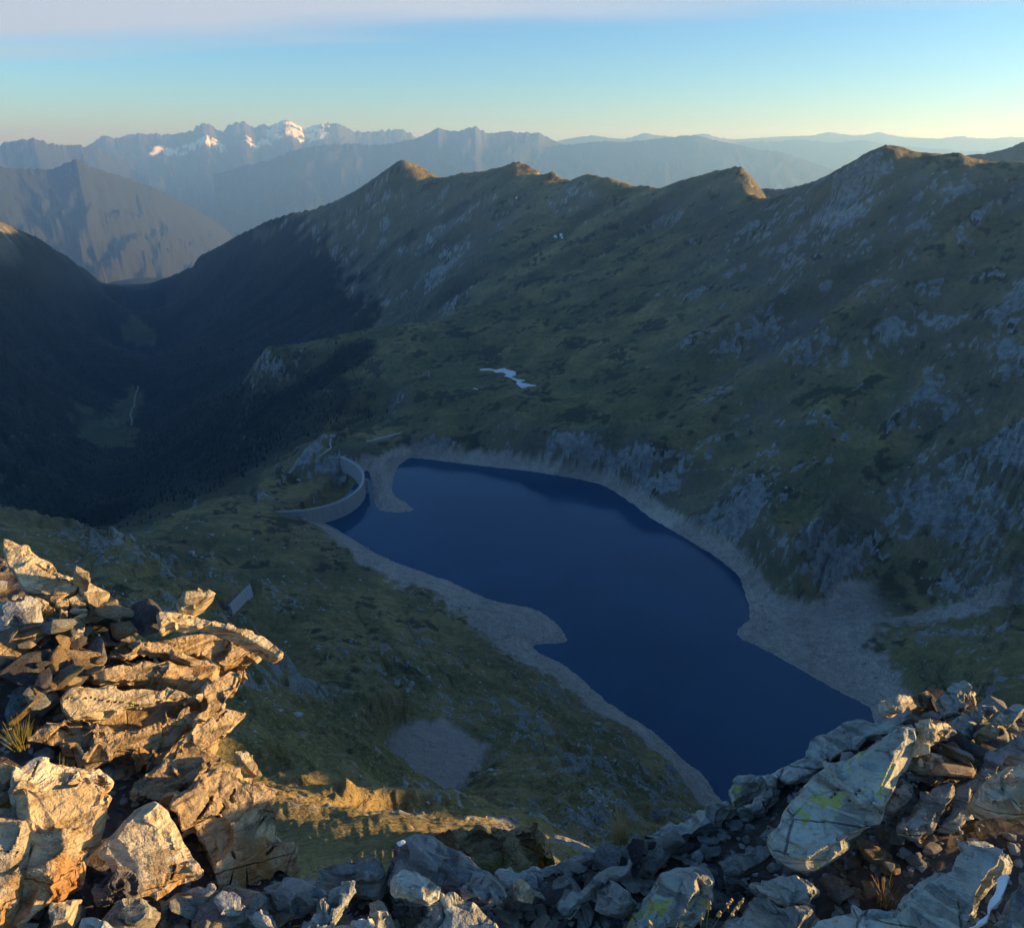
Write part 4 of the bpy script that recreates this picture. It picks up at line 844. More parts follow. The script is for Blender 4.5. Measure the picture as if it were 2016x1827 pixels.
# ------------------------------------------------------------------ rock materials
def mat_rock(name, base, light, dark, rust=None, rust_amt=0.0, lichen=None, lich_amt=0.0, grey_lich=0.0, fol=(0.5, 0.2, 0.8)):
    t = NT(name); rd = t.rand()
    n1 = t.noise(2.6, 5, 0.6); n2 = t.noise(17, 6, 0.65); n3 = t.noise(70, 4, 0.7)
    st = t.noise(9, 5, 0.6, t.mapv((1.0, 1.0, 6.0), fol), 0.6)
    c = t.mix(t.ramp(n1, 0.3, 0.7), base, light); c = t.mix(t.math('MULTIPLY', t.ramp(st, 0.48, 0.62), 0.75), c, dark)
    ck = t.voro(3.4, 'DISTANCE_TO_EDGE', t.mix(0.22, t.pos, t.noise(5, 4, 0.6, None))) if False else None
    cv = t.voro(4.2, 'DISTANCE_TO_EDGE', t.mapv((1, 1, 2.6), fol)); crk = t.math('MULTIPLY', t.ramp(cv, 0.016, 0.0), t.ramp(t.noise(3.1, 3, 0.6), 0.45, 0.6)); c = t.mix(t.math('MULTIPLY', crk, 0.55), c, tuple(v * 0.5 for v in dark))
    c = t.mix(t.math('MULTIPLY', t.ramp(n2, 0.52, 0.72), 0.5), c, light); c = t.mix(t.math('MULTIPLY', t.ramp(n3, 0.55, 0.7), 0.45), c, dark)
    if rust_amt:
        nr = t.noise(3.6, 6, 0.62, t.mapv((1, 1, 0.55), (0.3, 0.5, 0)), 0.8)
        c = t.mix(t.ramp(nr, 0.62 - rust_amt * 0.3, 0.78 - rust_amt * 0.25), c, t.mix(n2, rust, tuple(v * 0.5 for v in rust)))
    if grey_lich:
        nl = t.noise(11, 4, 0.6); c = t.mix(t.math('MULTIPLY', t.ramp(nl, 0.5, 0.6), grey_lich), c, (0.45, 0.50, 0.43))
    if lich_amt:
        nl = t.noise(9.5, 6, 0.75); ne = t.noise(40, 3, 0.6)
        c = t.mix(t.math('MULTIPLY', t.ramp(t.math('ADD', nl, t.math('MULTIPLY', ne, 0.2)), 0.80 - 0.2 * lich_amt, 0.86 - 0.2 * lich_amt), 0.85), c, lichen)
    v = t.math('ADD', 0.78, t.math('MULTIPLY', rd, 0.44)); cb = t.n.new('ShaderNodeCombineColor')
    for i_ in range(3): t.l.new(v, cb.inputs[i_])
    c = t.mix(1.0, c, cb.outputs[0], 'MULTIPLY')
    b = t.bump(st, 0.8, 0.025); b = t.bump(n2, 0.85, 0.025, b); b = t.bump(t.math('SUBTRACT', 1.0, crk), 0.9, 0.02, b); b = t.bump(n3, 0.5, 0.006, b); b = t.bump(t.voro(13, 'DISTANCE_TO_EDGE'), 0.15, 0.01, b)
    return t.done(c, b, 0.85)
YL = (0.40, 0.40, 0.07)
M_GOLD = mat_rock('weathered_schist_gold', (0.36, 0.27, 0.155), (0.50, 0.40, 0.25), (0.10, 0.072, 0.042), (0.40, 0.20, 0.06), 0.5, YL, 0.12)
M_PALE = mat_rock('pale_schist', (0.47, 0.385, 0.235), (0.60, 0.51, 0.34), (0.18, 0.135, 0.08), (0.42, 0.26, 0.09), 0.22, (0.50, 0.46, 0.06), 0.32)
M_WHITE = mat_rock('whitish_schist', (0.50, 0.42, 0.28), (0.64, 0.57, 0.43), (0.25, 0.185, 0.10), (0.48, 0.25, 0.08), 0.42)
M_ORANGE = mat_rock('orange_sunlit_rusty_schist', (0.46, 0.36, 0.21), (0.60, 0.50, 0.33), (0.22, 0.15, 0.08), (0.50, 0.26, 0.09), 0.6)  # orange tint paints the sun on the square block's front, over rust stains
M_RUST = mat_rock('rusty_schist', (0.36, 0.265, 0.145), (0.48, 0.37, 0.22), (0.10, 0.07, 0.04), (0.36, 0.19, 0.06), 0.45)
M_GREY = mat_rock('grey_green_schist', (0.36, 0.37, 0.315), (0.54, 0.55, 0.47), (0.14, 0.142, 0.125), None, 0, YL, 0.10, 0.45)
M_BLUE = mat_rock('blue_grey_schist', (0.28, 0.285, 0.265), (0.45, 0.45, 0.41), (0.11, 0.112, 0.106), (0.16, 0.11, 0.06), 0.08, None, 0, 0.2)
M_LICHEN = mat_rock('lichened_schist', (0.36, 0.375, 0.32), (0.54, 0.555, 0.47), (0.14, 0.142, 0.125), None, 0, (0.42, 0.46, 0.10), 0.72, 0.7)
M_DARK = mat_rock('dark_slate', (0.10, 0.096, 0.096), (0.19, 0.18, 0.175), (0.045, 0.044, 0.045), (0.13, 0.08, 0.04), 0.12)
M_MOSS = mat_rock('mossy_brown_rock', (0.30, 0.22, 0.11), (0.44, 0.34, 0.19), (0.10, 0.08, 0.04), (0.24, 0.21, 0.05), 0.55)

# ------------------------------------------------------------------ rock shapes
PXM = FOC * 1024 / 2016     # render pixels per radian, about
def rough_outline(P2, amp, r_):
    """subdivide a plan outline and make it ragged"""
    out = []; n = len(P2); ext = np.ptp(P2, axis=0).max()
    for i in range(n):
        a, b = P2[i], P2[(i + 1) % n]; L_ = np.linalg.norm(b - a); k = max(1, int(L_ / (ext * 0.07)))
        nm = np.array([b[1] - a[1], a[0] - b[0]]) / (L_ + 1e-9); off = 0.0
        for j in range(k):
            t_ = j / k; o_ = (r_.normal() * amp * ext * (0.35 if j == 0 else 1.0)); out.append(a + (b - a) * t_ + nm * o_)
    return np.array(out)
DG = None
def remesh_and_carve(name, co, faces, voxel, seed, sdir, th, amp, cracks=(), rough=1.0, chip_amt=1.6):
    me = bpy.data.meshes.new(name); me.from_pydata([tuple(c) for c in co], [], faces)
    bm = bmesh.new(); bm.from_mesh(me); bmesh.ops.triangulate(bm, faces=bm.faces[:]); bmesh.ops.recalc_face_normals(bm, faces=bm.faces[:]); bm.to_mesh(me); bm.free()
    tmp = bpy.data.objects.new('tmp', me); COL.objects.link(tmp)
    md = tmp.modifiers.new('r', 'REMESH'); md.mode = 'VOXEL'; md.voxel_size = voxel; md.adaptivity = 0.0
    dg = bpy.context.evaluated_depsgraph_get(); ev = tmp.evaluated_get(dg); m2 = bpy.data.meshes.new_from_object(ev)
    bpy.data.objects.remove(tmp); bpy.data.meshes.remove(me); me = m2; me.name = name
    n = len(me.vertices); p = np.zeros(n * 3, np.float32); me.vertices.foreach_get('co', p); p = p.reshape(-1, 3).astype(float)
    nr = np.zeros(n * 3, np.float32); me.vertex_normals.foreach_get('vector', nr); nr = nr.reshape(-1, 3).astype(float)
    off = np.array([seed * 3.17, seed * 1.3, seed * 0.7]); p_start = p.copy()
    # broken edges: flat local cuts, as if pieces had been knocked off
    rc = np.random.default_rng(seed + 77); ext = np.ptp(p, axis=0).max()
    ed = np.nonzero((np.abs(nr @ sdir) > 0.3) & (np.abs(nr @ sdir) < 0.92))[0]
    if len(ed) > 10:
        br_ = np.nonzero(np.abs(nr @ sdir) > 0.92)[0]
        for ci_ in (rc.choice(br_, 9) if len(br_) > 50 else ()):      # broad, slightly tilted facets on the main faces
            rad = rc.uniform(0.25, 0.55) * ext; q0 = p[ci_]; nn = nr[ci_] + rc.normal(size=3) * 0.10; nn /= np.linalg.norm(nn); rel = p - q0; m_ = (rel * rel).sum(1) < rad * rad
            cut = np.clip(rel[m_] @ nn + 0.2 * amp, 0, amp * 1.8); p[m_] -= cut[:, None] * nn
        for ci_ in rc.choice(ed, int(np.clip(len(ed) / 11, 10, 60))):
            rad = rc.uniform(0.08, 0.22) * min(ext, remesh_and_carve.thick * 5); q0 = p[ci_]; nn = nr[ci_] + rc.normal(size=3) * 0.22; nn /= np.linalg.norm(nn); rel = p - q0; m_ = (rel * rel).sum(1) < rad * rad
            cut = np.maximum(rel[m_] @ nn + rc.uniform(0.2, 1.0) * amp * chip_amt, 0); cut = np.minimum(cut, amp * 1.6); p[m_] -= cut[:, None] * nn
    lowf = fbm3(p / 0.16 + off, 3, seed)
    # layers: each sheet of the rock stands a little proud or back
    s_ = p @ sdir / th + 1.1 * lowf + 0.25 * fbm3(p / 0.05 + off, 2, seed + 3); lay = np.floor(s_); fr = s_ - lay
    hv = hashf(lay, 0, 0, seed); hn = hashf(lay + 1, 0, 0, seed); bl = sstep(0.8, 1.0, fr); hv = hv * (1 - bl) + hn * bl
    edge = 1 - np.abs(nr @ sdir)
    d = amp * (hv - 0.5) * 0.9 * np.clip(edge * 1.3, 0, 1)
    # chipped facets and hollows
    q = p / 0.11 + off + 0.4 * np.stack([fbm3(p / 0.08 + off + k_, 2, seed + 9 + k_) for k_ in range(3)], -1); cell = np.floor(q); ch = hashf(cell[:, 0], cell[:, 1], cell[:, 2], seed + 5)
    fq = np.abs(q - cell - 0.5).max(axis=1)
    d += amp * rough * (0.30 * (ch - 0.5) * sstep(0.5, 0.40, fq) + 0.28 * lowf + 0.22 * fbm3(p / 0.045 + off, 3, seed + 7, 0.6))
    # foliation grooves on the broad faces
    gv = perlin3(np.stack([p @ sdir / th * 1.0, *( (p / 0.35).T[:2] )], -1) + off, seed + 11); d -= amp * 0.5 * sstep(0.25, 0.6, gv) * np.clip(edge, 0, 1)
    cr_ = np.zeros(len(p))
    for line, wpx, dep in cracks:
        wpx *= 0.62; dep *= 0.5
        px, py = project(p + remesh_and_carve.centre); dd = seg_dist(px, py, S(line), False); face = (nr @ (-(p + remesh_and_carve.centre - np.array([0, 0, CAM_Z])).T / 1.0).diagonal() if False else np.einsum('ij,ij->i', nr, np.array([0, 0, CAM_Z]) - p - remesh_and_carve.centre)) > 0
        cd_ = np.where(face, dep * sstep(wpx, wpx * 0.3, dd), 0); d -= cd_; cr_ += cd_
    lim = 0.22 * remesh_and_carve.thick; dv = p - p_start; ln_ = np.linalg.norm(dv, axis=1); p = p_start + dv * np.minimum(1, lim / (ln_ + 1e-9))[:, None]
    d = np.clip(d, -lim - cr_, lim * 0.6); p = p + nr * d[:, None]
    me.vertices.foreach_set('co', p.astype(np.float32).ravel()); me.polygons.foreach_set('use_smooth', np.ones(len(me.polygons), bool)); me.update(); me.set_sharp_from_angle(angle=math.radians(24))
    return me
remesh_and_carve.centre = np.zeros(3); remesh_and_carve.thick = 0.2
rock_n = [0]
def nrm(v): v = np.array(v, float); return v / np.linalg.norm(v)
def slab(name, label, poly, lift, normal, thick, mat, th=0.05, amp=0.010, sdir=None, cracks=(), group=None, fac=1.0, taper=0.92, ragged=0.018, cat='rock', parent=None, rough=1.0):
    """a rock whose seen face has the traced outline, lying in a plane with the given normal, and a body behind it"""
    if group == GL and name != 'outcrop_bedrock': lift += 0.06
    rock_n[0] += 1; seed = rock_n[0] * 7 + 11; r_ = np.random.default_rng(seed); n = nrm(normal); P = np.array(S(poly)); c2 = P.mean(axis=0)
    C = fhit(c2[0], c2[1], lift); cd = ray(*c2); tC = np.linalg.norm(C - [0, 0, CAM_Z]) / np.linalg.norm(cd); W_ = []
    for px, py in P:
        d = ray(px, py); den = d @ n; t_ = ((C - np.array([0, 0, CAM_Z])) @ n) / den if abs(den) > 1e-3 else tC
        if t_ < 0 : t_ = tC
        t_ = np.clip(t_, tC * 0.72, tC * 1.45); W_.append(np.array([0, 0, CAM_Z]) + d * t_)
    W_ = np.array(W_); C = W_.mean(axis=0); u = nrm(np.cross([0, 0, 1], n) if abs(n[2]) < 0.98 else [1, 0, 0]); v_ = np.cross(n, u)
    Q = np.stack([(W_ - C) @ u, (W_ - C) @ v_], -1); Wn = (W_ - C) @ n
    zoff = Wn.mean(); Q = rough_outline(Q, ragged, r_); m = len(Q)
    ext = np.ptp(Q, axis=0).max(); bev = min(0.12 * thick, 0.02 * ext)
    rings = [(0.985, 0.0), (1.0, -bev), (1.0, -thick * 0.55), (taper, -thick)]
    tilt = r_.normal(size=2) * 0.03
    co = []; F = []
    for k_, (sc_, h_) in enumerate(rings):
        for q in Q:
            qq = q * sc_; co.append(u * qq[0] + v_ * qq[1] + n * (h_ + tilt @ qq * (1 if k_ < 2 else 0)))
    for k_ in range(3):
        for i in range(m): F.append((k_ * m + i, k_ * m + (i + 1) % m, (k_ + 1) * m + (i + 1) % m, (k_ + 1) * m + i))
    F.append(tuple(range(m))); F.append(tuple(range(3 * m, 4 * m))[::-1])
    remesh_and_carve.centre = C
    remesh_and_carve.thick = thick
    vox = max(1.7 * np.linalg.norm(C - [0, 0, CAM_Z]) / PXM * fac, 0.003)
    me = remesh_and_carve(name, np.array(co), F, vox, seed, nrm(sdir) if sdir is not None else n, th, amp, cracks, rough)
    o = obj(name, me, mat, parent, label=label, cat=cat if parent is None else None, group=group)
    o.location = C if parent is None else C - np.array(parent.location)
    return o
def hull_rock(name, label, pts, mat, th=0.06, amp=0.012, sdir=(0.2, 0.1, 1), cracks=(), group=None, fac=1.0, cat='rock'):
    rock_n[0] += 1; seed = rock_n[0] * 7 + 11; P = np.array(pts); C = P.mean(axis=0)
    bm = bmesh.new()
    for p in P - C: bm.verts.new(p)
    r = bmesh.ops.convex_hull(bm, input=bm.verts[:]); bmesh.ops.delete(bm, geom=[v for v in bm.verts if not v.link_faces], context='VERTS'); bm.verts.index_update(); bm.verts.ensure_lookup_table()
    co = np.array([v.co[:] for v in bm.verts]); F = [tuple(v.index for v in f.verts) for f in bm.faces]; bm.free()
    remesh_and_carve.centre = C; remesh_and_carve.thick = 0.2
    me = remesh_and_carve(name, co, F, max(1.8 * np.linalg.norm(C - [0, 0, CAM_Z]) / PXM * fac, 0.003), seed, nrm(sdir), th, amp, cracks)
    o = obj(name, me, mat, label=label, cat=cat, group=group); o.location = C; return o
def at(pts, lift): return [fhit(x, y, lift) for x, y in S(pts)]
GL = 'slabs of the sunlit outcrop'; GB = 'rocks along the bottom of the summit'; GR_ = 'rocks of the shaded summit on the right'

# ---- left outcrop -------------------------------------------------------------------------------------------------
slab('outcrop_bedrock', 'rough golden brown bedrock face under the slabs of the sunlit outcrop', [(-40,1900),(40,1930),(110,1890),(200,1800),(280,1740),(330,1700),(470,1700),(560,1760),(600,1800),(570,1880),(500,1940),(520,2000),(580,2010),(660,2060),(730,2120),(770,2220),(760,2300),(640,2330),(480,2350),(300,2400),(100,2460),(-60,2470),(-60,1900)], 0.035, (0.34, -0.14, 0.93), 0.4, M_RUST, th=0.04, amp=0.030, sdir=(0.35, -0.2, 0.9), group=GL, fac=1.9, cat='rock face', rough=1.5)
slab('tilted_slab', 'large pale cracked slab with yellow lichen at the top of the sunlit outcrop', [(6,1404),(50,1418),(91,1437),(127,1455),(167,1481),(205,1500),(232,1520),(204,1532),(196,1546),(150,1574),(112,1556),(52,1522),(34,1481),(14,1440)], 0.14, (0.42, -0.42, 0.80), 0.10, M_PALE, th=0.03, amp=0.006, group=GL, cracks=[([(90,1476),(130,1500),(170,1518),(202,1532)], 2.2, 0.03), ([(34,1456),(80,1452),(100,1460)], 1.5, 0.015)])
slab('lichen_block', 'small pale block with yellow lichen at the right end of the top slab', [(192,1476),(222,1486),(244,1508),(237,1523),(212,1512),(196,1497)], 0.2, (0.45, -0.35, 0.82), 0.08, M_PALE, amp=0.006, group=GL)
slab('broken_slab', 'pale broken slab piece right below the top slab', [(206,1514),(236,1526),(262,1540),(290,1553),(272,1566),(250,1590),(232,1570),(214,1548)], 0.12, (0.5, -0.4, 0.77), 0.07, M_PALE, amp=0.006, group=GL)
for i, (pl, lb) in enumerate([([(150,1572),(176,1562),(182,1582),(158,1588),(146,1584)], 'leftmost of the pale slab fragments under the top slab'), ([(180,1568),(206,1554),(226,1570),(230,1588),(196,1590)], 'pale slab fragment in the middle of the broken row'),
        ([(184,1592),(230,1592),(226,1606),(194,1608),(182,1602)], 'flat pale slab fragment under the middle one'), ([(158,1592),(180,1598),(178,1616),(160,1614)], 'small square pale slab fragment low in the broken row'),
        ([(96,1560),(140,1586),(146,1600),(112,1592),(92,1574)], 'long pale sliver under the left end of the top slab'), ([(188,1620),(216,1604),(232,1604),(214,1626),(192,1634)], 'pale wedge below the broken row'), ([(196,1650),(222,1640),(224,1656),(200,1682),(192,1668)], 'upright pale splinter in the dark hollow')]):
    slab('slab_fragment', lb, pl, 0.09, (0.45 + 0.1 * math.sin(i * 2.1), -0.45 + 0.12 * math.cos(i * 1.7), 0.76), 0.05, M_PALE, amp=0.004, group=GL, fac=0.8)
slab('grey_block', 'grey angular block at the left edge of the sunlit outcrop', [(-30,1566),(30,1566),(75,1554),(82,1590),(88,1624),(54,1638),(0,1646),(-30,1640)], 0.12, (0.15, -0.62, 0.77), 0.16, M_BLUE, amp=0.009, group=GL, cracks=[([(30,1608),(52,1636)], 1.8, 0.03)])
slab('ledge_slab', 'rusty ledge under the grey block at the left edge', [(-40,1660),(40,1640),(100,1620),(130,1640),(90,1690),(30,1740),(-40,1760)], 0.05, (0.4, -0.5, 0.76), 0.12, M_RUST, amp=0.012, group=GL)
slab('perched_boulder', 'pale boulder perched on top of the overhanging slab', [(466,1556),(492,1540),(524,1533),(550,1542),(570,1553),(556,1567),(534,1582),(516,1594),(490,1593),(470,1592)], 0.26, (0.45, -0.45, 0.77), 0.11, M_PALE, amp=0.010, group=GL, cat='boulder')
slab('overhanging_slab', 'long overhanging slab with a pointed right end and yellowish top', [(392,1592),(440,1592),(504,1594),(556,1610),(615,1624),(675,1652),(738,1687),(764,1714),(742,1728),(706,1712),(662,1680),(620,1654),(570,1634),(528,1626),(456,1632),(400,1646)], 0.22, (0.38, -0.42, 0.82), 0.09, M_PALE, th=0.025, amp=0.008, group=GL, cracks=[([(444,1602),(440,1630)], 1.4, 0.02), ([(395,1614),(470,1618),(560,1622)], 1.2, 0.012)])
slab('recessed_layer', 'rusty brown layered rock in the recess under the overhanging slab', [(300,1694),(340,1668),(400,1646),(456,1632),(530,1626),(590,1640),(640,1664),(690,1706),(660,1740),(600,1760),(560,1740),(500,1706),(430,1690),(350,1700)], 0.05, (0.38, -0.50, 0.78), 0.22, M_RUST, th=0.022, amp=0.016, sdir=(0.25, 0.1, 0.95), group=GL, cracks=[([(560,1650),(640,1690),(690,1716)], 14, 0.08)])
slab('arched_layer', 'curved golden layer bowing over the dark slot below the overhang', [(298,1700),(350,1690),(397,1686),(440,1684),(480,1694),(530,1712),(576,1736),(586,1756),(584,1786),(545,1800),(528,1786),(520,1762),(500,1740),(470,1722),(430,1712),(380,1708),(320,1712)], 0.10, (0.38, -0.55, 0.74), 0.09, M_GOLD, th=0.022, amp=0.009, group=GL)
slab('wedge_layer', 'blunt greenish wedge poking out under the curved layer', [(222,1764),(280,1748),(337,1738),(400,1724),(437,1722),(474,1738),(484,1752),(470,1770),(397,1780),(300,1786),(238,1784)], 0.08, (0.36, -0.6, 0.71), 0.10, M_GOLD, th=0.025, amp=0.009, group=GL)
slab('slot_chip', 'small pale chip lying in the dark slot under the curved layer', [(470,1768),(500,1766),(520,1778),(512,1784),(480,1778)], 0.10, (0.5, -0.4, 0.76), 0.03, M_PALE, amp=0.003, group=GL, fac=0.8)
slab('long_pale_ledge', 'long pale ledge running across the middle of the outcrop', [(160,1818),(187,1790),(260,1790),(357,1789),(420,1794),(476,1798),(548,1806),(546,1822),(500,1828),(437,1838),(400,1850),(357,1854),(300,1862),(254,1868),(187,1880),(166,1852)], 0.10, (0.42, -0.5, 0.76), 0.10, M_PALE, th=0.025, amp=0.007, group=GL, cracks=[([(165,1830),(230,1832),(300,1838),(360,1846)], 1.6, 0.02), ([(430,1810),(440,1830)], 1.2, 0.015)])
slab('ragged_plate', 'golden plate with a ragged right edge beside the long ledge', [(532,1792),(560,1770),(586,1756),(627,1750),(640,1772),(630,1796),(619,1820),(606,1838),(595,1852),(575,1868),(556,1880),(520,1900),(496,1916),(470,1930),(500,1880),(540,1840)], 0.09, (0.52, -0.56, 0.64), 0.09, M_GOLD, th=0.02, amp=0.008, group=GL)
slab('pointed_plate', 'golden plate with a sharp tip pointing right over the grass', [(594,1852),(620,1856),(652,1867),(640,1882),(610,1908),(587,1926),(570,1946),(540,1960),(500,1950),(470,1960),(500,1922),(550,1890)], 0.11, (0.50, -0.55, 0.67), 0.08, M_GOLD, th=0.02, amp=0.008, group=GL, cracks=[([(565,1890),(585,1870),(598,1858)], 2.0, 0.03)])
slab('brown_knobbly_mass', 'rough brown knobbly rock below the long pale ledge', [(60,1930),(150,1885),(254,1870),(357,1858),(440,1842),(500,1838),(510,1870),(470,1920),(440,1960),(420,2000),(380,2040),(330,2060),(300,2020),(264,1994),(150,1980),(90,1978)], 0.05, (0.32, -0.6, 0.72), 0.20, M_RUST, th=0.04, amp=0.024, sdir=(0.5, 0.1, 0.8), group=GL, rough=1.6)
slab('slanted_rib', 'slanting golden rib of thin plates in the middle of the outcrop', [(330,2100),(380,2050),(430,2000),(470,1950),(520,1940),(570,1950),(584,1985),(560,2010),(530,2030),(490,2070),(450,2110),(410,2110),(360,2120)], 0.06, (0.45, -0.6, 0.65), 0.14, M_GOLD, th=0.022, amp=0.014, sdir=(0.75, 0.2, 0.6), group=GL, rough=1.3)
slab('plated_flank', 'right flank of golden upright plates above the bottom rocks', [(440,2110),(490,2068),(540,2028),(590,2000),(640,2010),(690,2036),(716,2050),(745,2080),(762,2110),(772,2160),(778,2210),(790,2286),(740,2300),(692,2306),(640,2340),(600,2340),(560,2320),(536,2306),(504,2236),(474,2162)], 0.05, (0.50, -0.62, 0.60), 0.30, M_GOLD, th=0.035, amp=0.022, sdir=(0.72, 0.25, 0.62), group=GL, rough=1.3,
     cracks=[([(478,2190),(510,2160),(540,2120),(556,2090)], 5, 0.07), ([(570,2140),(600,2100),(616,2070)], 3.2, 0.05), ([(520,2240),(566,2226)], 3.5, 0.05), ([(608,2230),(618,2250)], 3, 0.05), ([(700,2240),(740,2190)], 3.0, 0.05), ([(680,2160),(720,2110)], 3.0, 0.04)])
slab('upright_plate', 'thin pale plate standing at the right shoulder of the outcrop', [(624,1964),(650,1960),(664,1970),(680,2006),(692,2034),(676,2036),(652,2010),(634,1990)], 0.14, (0.62, -0.5, 0.6), 0.05, M_PALE, amp=0.006, group=GL)
blk = slab('square_block', 'big square block with a whitish top and an orange front, both painted as sunlit', [(30,2072),(60,2040),(150,2020),(260,2020),(300,2040),(306,2119),(292,2190),(256,2246),(228,2344),(170,2372),(113,2390),(61,2450),(24,2420),(52,2293),(70,2187),(50,2110)], 0.16, (0.55, -0.60, 0.58), 0.26, M_ORANGE, th=0.07, amp=0.012, sdir=(0.55, -0.60, 0.58), group=GL, cat='boulder', cracks=[([(250,2142),(238,2180),(226,2215),(222,2276)], 2.6, 0.06), ([(208,2278),(196,2310),(182,2340),(165,2364)], 2.6, 0.06)])
slab('sunlit_top', None, [(36,2006),(66,2000),(87,1980),(148,1981),(224,1990),(264,1997),(280,2012),(304,2032),(288,2052),(237,2068),(158,2100),(127,2110),(79,2113),(40,2094),(30,2069)], 0.24, (0.42, -0.38, 0.82), 0.12, M_WHITE, th=0.05, amp=0.008, parent=blk, cracks=[([(40,2090),(70,2050),(90,2020),(100,1996)], 2.2, 0.03)])  # whiter colour than the front stands in for light on the top
slab('leaning_plate', 'smooth pale yellow plate leaning beside the square block', [(351,2122),(380,2110),(406,2101),(438,2129),(458,2160),(472,2187),(496,2230),(520,2270),(540,2300),(500,2316),(470,2326),(412,2364),(360,2356),(312,2344),(290,2280),(256,2250),(274,2208),(310,2170)], 0.12, (0.38, -0.66, 0.65), 0.12, M_WHITE, th=0.05, amp=0.007, group=GL, cracks=[([(458,2268),(448,2300),(446,2340)], 2.0, 0.03)])
slab('pale_block', 'pale block cut by the left picture edge beside the square block', [(-40,2130),(20,2140),(60,2160),(72,2190),(64,2250),(54,2290),(34,2360),(26,2440),(-40,2440)], 0.12, (0.25, -0.75, 0.6), 0.15, M_WHITE, amp=0.010, group=GL, cracks=[([(0,2230),(64,2236)], 2, 0.03)])
slab('shadowed_rock', 'shadowed rock at the left edge above the pale cut block', [(-40,1990),(20,2000),(34,2010),(30,2080),(4,2140),(-40,2130)], 0.10, (0.1, -0.6, 0.79), 0.14, M_GOLD, amp=0.012, group=GL)

# ---- bottom row ---------------------------------------------------------------------------------------------------
UPN = (-0.22, -0.42, 0.88)
slab('dark_boulder', 'large dark blue grey boulder with a sunlit right edge, centre of the bottom row', [(972,2276),(1006,2212),(1038,2197),(1088,2194),(1126,2217),(1181,2241),(1218,2273),(1266,2316),(1294,2350),(1256,2372),(1160,2366),(1080,2372),(1022,2370),(979,2350)], 0.20, (-0.28, -0.62, 0.73), 0.20, M_BLUE, th=0.06, amp=0.010, group=GB, cat='boulder')
slab('pale_wedge_rock', 'pale wedge lying against the front of the large dark boulder', [(1024,2302),(1058,2277),(1087,2281),(1153,2316),(1146,2345),(1118,2362),(1056,2340),(1026,2334)], 0.26, (0.05, -0.5, 0.86), 0.09, M_GREY, amp=0.008, group=GB)
slab('greenish_slab', 'broad greenish slab at the bottom edge under the dark boulder', [(1148,2327),(1193,2336),(1230,2357),(1258,2381),(1302,2421),(1310,2470),(1130,2470),(1165,2398),(1152,2372)], 0.20, (-0.12, -0.45, 0.88), 0.10, M_GREY, amp=0.007, group=GB)
slab('narrow_blue_rock', 'narrow dark blue blade of rock left of the greenish slab', [(1074,2450),(1108,2370),(1136,2356),(1142,2400),(1118,2450)], 0.19, (-0.55, -0.45, 0.7), 0.08, M_BLUE, amp=0.006, group=GB)
slab('pale_upright_stone', 'pale upright stone at the bottom edge left of the blue blade', [(961,2366),(994,2355),(1018,2400),(1034,2450),(984,2460)], 0.17, (0.0, -0.6, 0.8), 0.08, M_GREY, amp=0.006, group=GB)
slab('ridged_slab', 'long slab rising to the right with a pale ridged end', [(770,2430),(800,2378),(856,2328),(924,2294),(934,2330),(894,2398),(846,2460),(770,2460)], 0.20, (0.12, -0.5, 0.85), 0.10, M_GREY, th=0.02, amp=0.009, sdir=(-0.7, 0.1, 0.7), group=GB)
slab('sloping_dark_slab', 'dark sloping slab behind the ridged slab', [(780,2316),(830,2280),(891,2244),(967,2232),(986,2276),(962,2330),(880,2324),(810,2350)], 0.08, (-0.25, -0.4, 0.88), 0.12, M_BLUE, amp=0.010, group=GB)
slab('flat_stone', 'flat greenish stone at the bottom edge between ridged slab and upright stone', [(868,2424),(910,2406),(967,2399),(978,2424),(962,2460),(858,2460)], 0.19, UPN, 0.06, M_GREY, amp=0.005, group=GB)
slab('shadow_boulder', 'broad dark blue boulder left of the ridged slab', [(630,2342),(696,2304),(752,2294),(818,2318),(842,2334),(812,2362),(760,2392),(700,2392),(650,2370)], 0.12, (-0.3, -0.45, 0.84), 0.14, M_BLUE, amp=0.010, group=GB, cat='boulder')
slab('curved_dark_stone', 'curved dark stone below the broad dark blue boulder', [(560,2352),(582,2331),(636,2349),(680,2376),(720,2450),(668,2450),(643,2394),(566,2392)], 0.13, (-0.15, -0.5, 0.85), 0.10, M_BLUE, amp=0.008, group=GB)
slab('shadow_cone', 'dark pointed rock standing in front of the square block', [(220,2350),(248,2296),(286,2274),(310,2306),(324,2350),(300,2376),(240,2384)], 0.14, (-0.25, -0.75, 0.6), 0.14, M_DARK, amp=0.010, group=GB)
slab('pale_lump', 'pale lump right below the dark pointed rock', [(284,2364),(321,2344),(358,2353),(386,2377),(386,2404),(340,2428),(290,2406)], 0.15, (0.1, -0.6, 0.79), 0.10, M_GREY, amp=0.008, group=GB)
slab('tan_block', 'pale tan block in the lower left corner under the square block', [(127,2370),(180,2362),(168,2410),(150,2450),(118,2450)], 0.12, (0.1, -0.7, 0.7), 0.10, M_WHITE, amp=0.007, group=GB)
slab('rounded_pale_stone', 'rounded pale stone at the bottom edge near the left corner', [(192,2414),(222,2402),(252,2403),(280,2422),(282,2460),(192,2460)], 0.14, UPN, 0.10, M_GREY, amp=0.006, group=GB)
slab('mossy_splinter', 'long greenish splinter under the leaning plate', [(372,2360),(440,2338),(500,2322),(552,2312),(556,2326),(516,2370),(440,2362),(394,2392)], 0.10, (-0.1, -0.5, 0.86), 0.08, M_GREY, th=0.02, amp=0.008, group=GB)
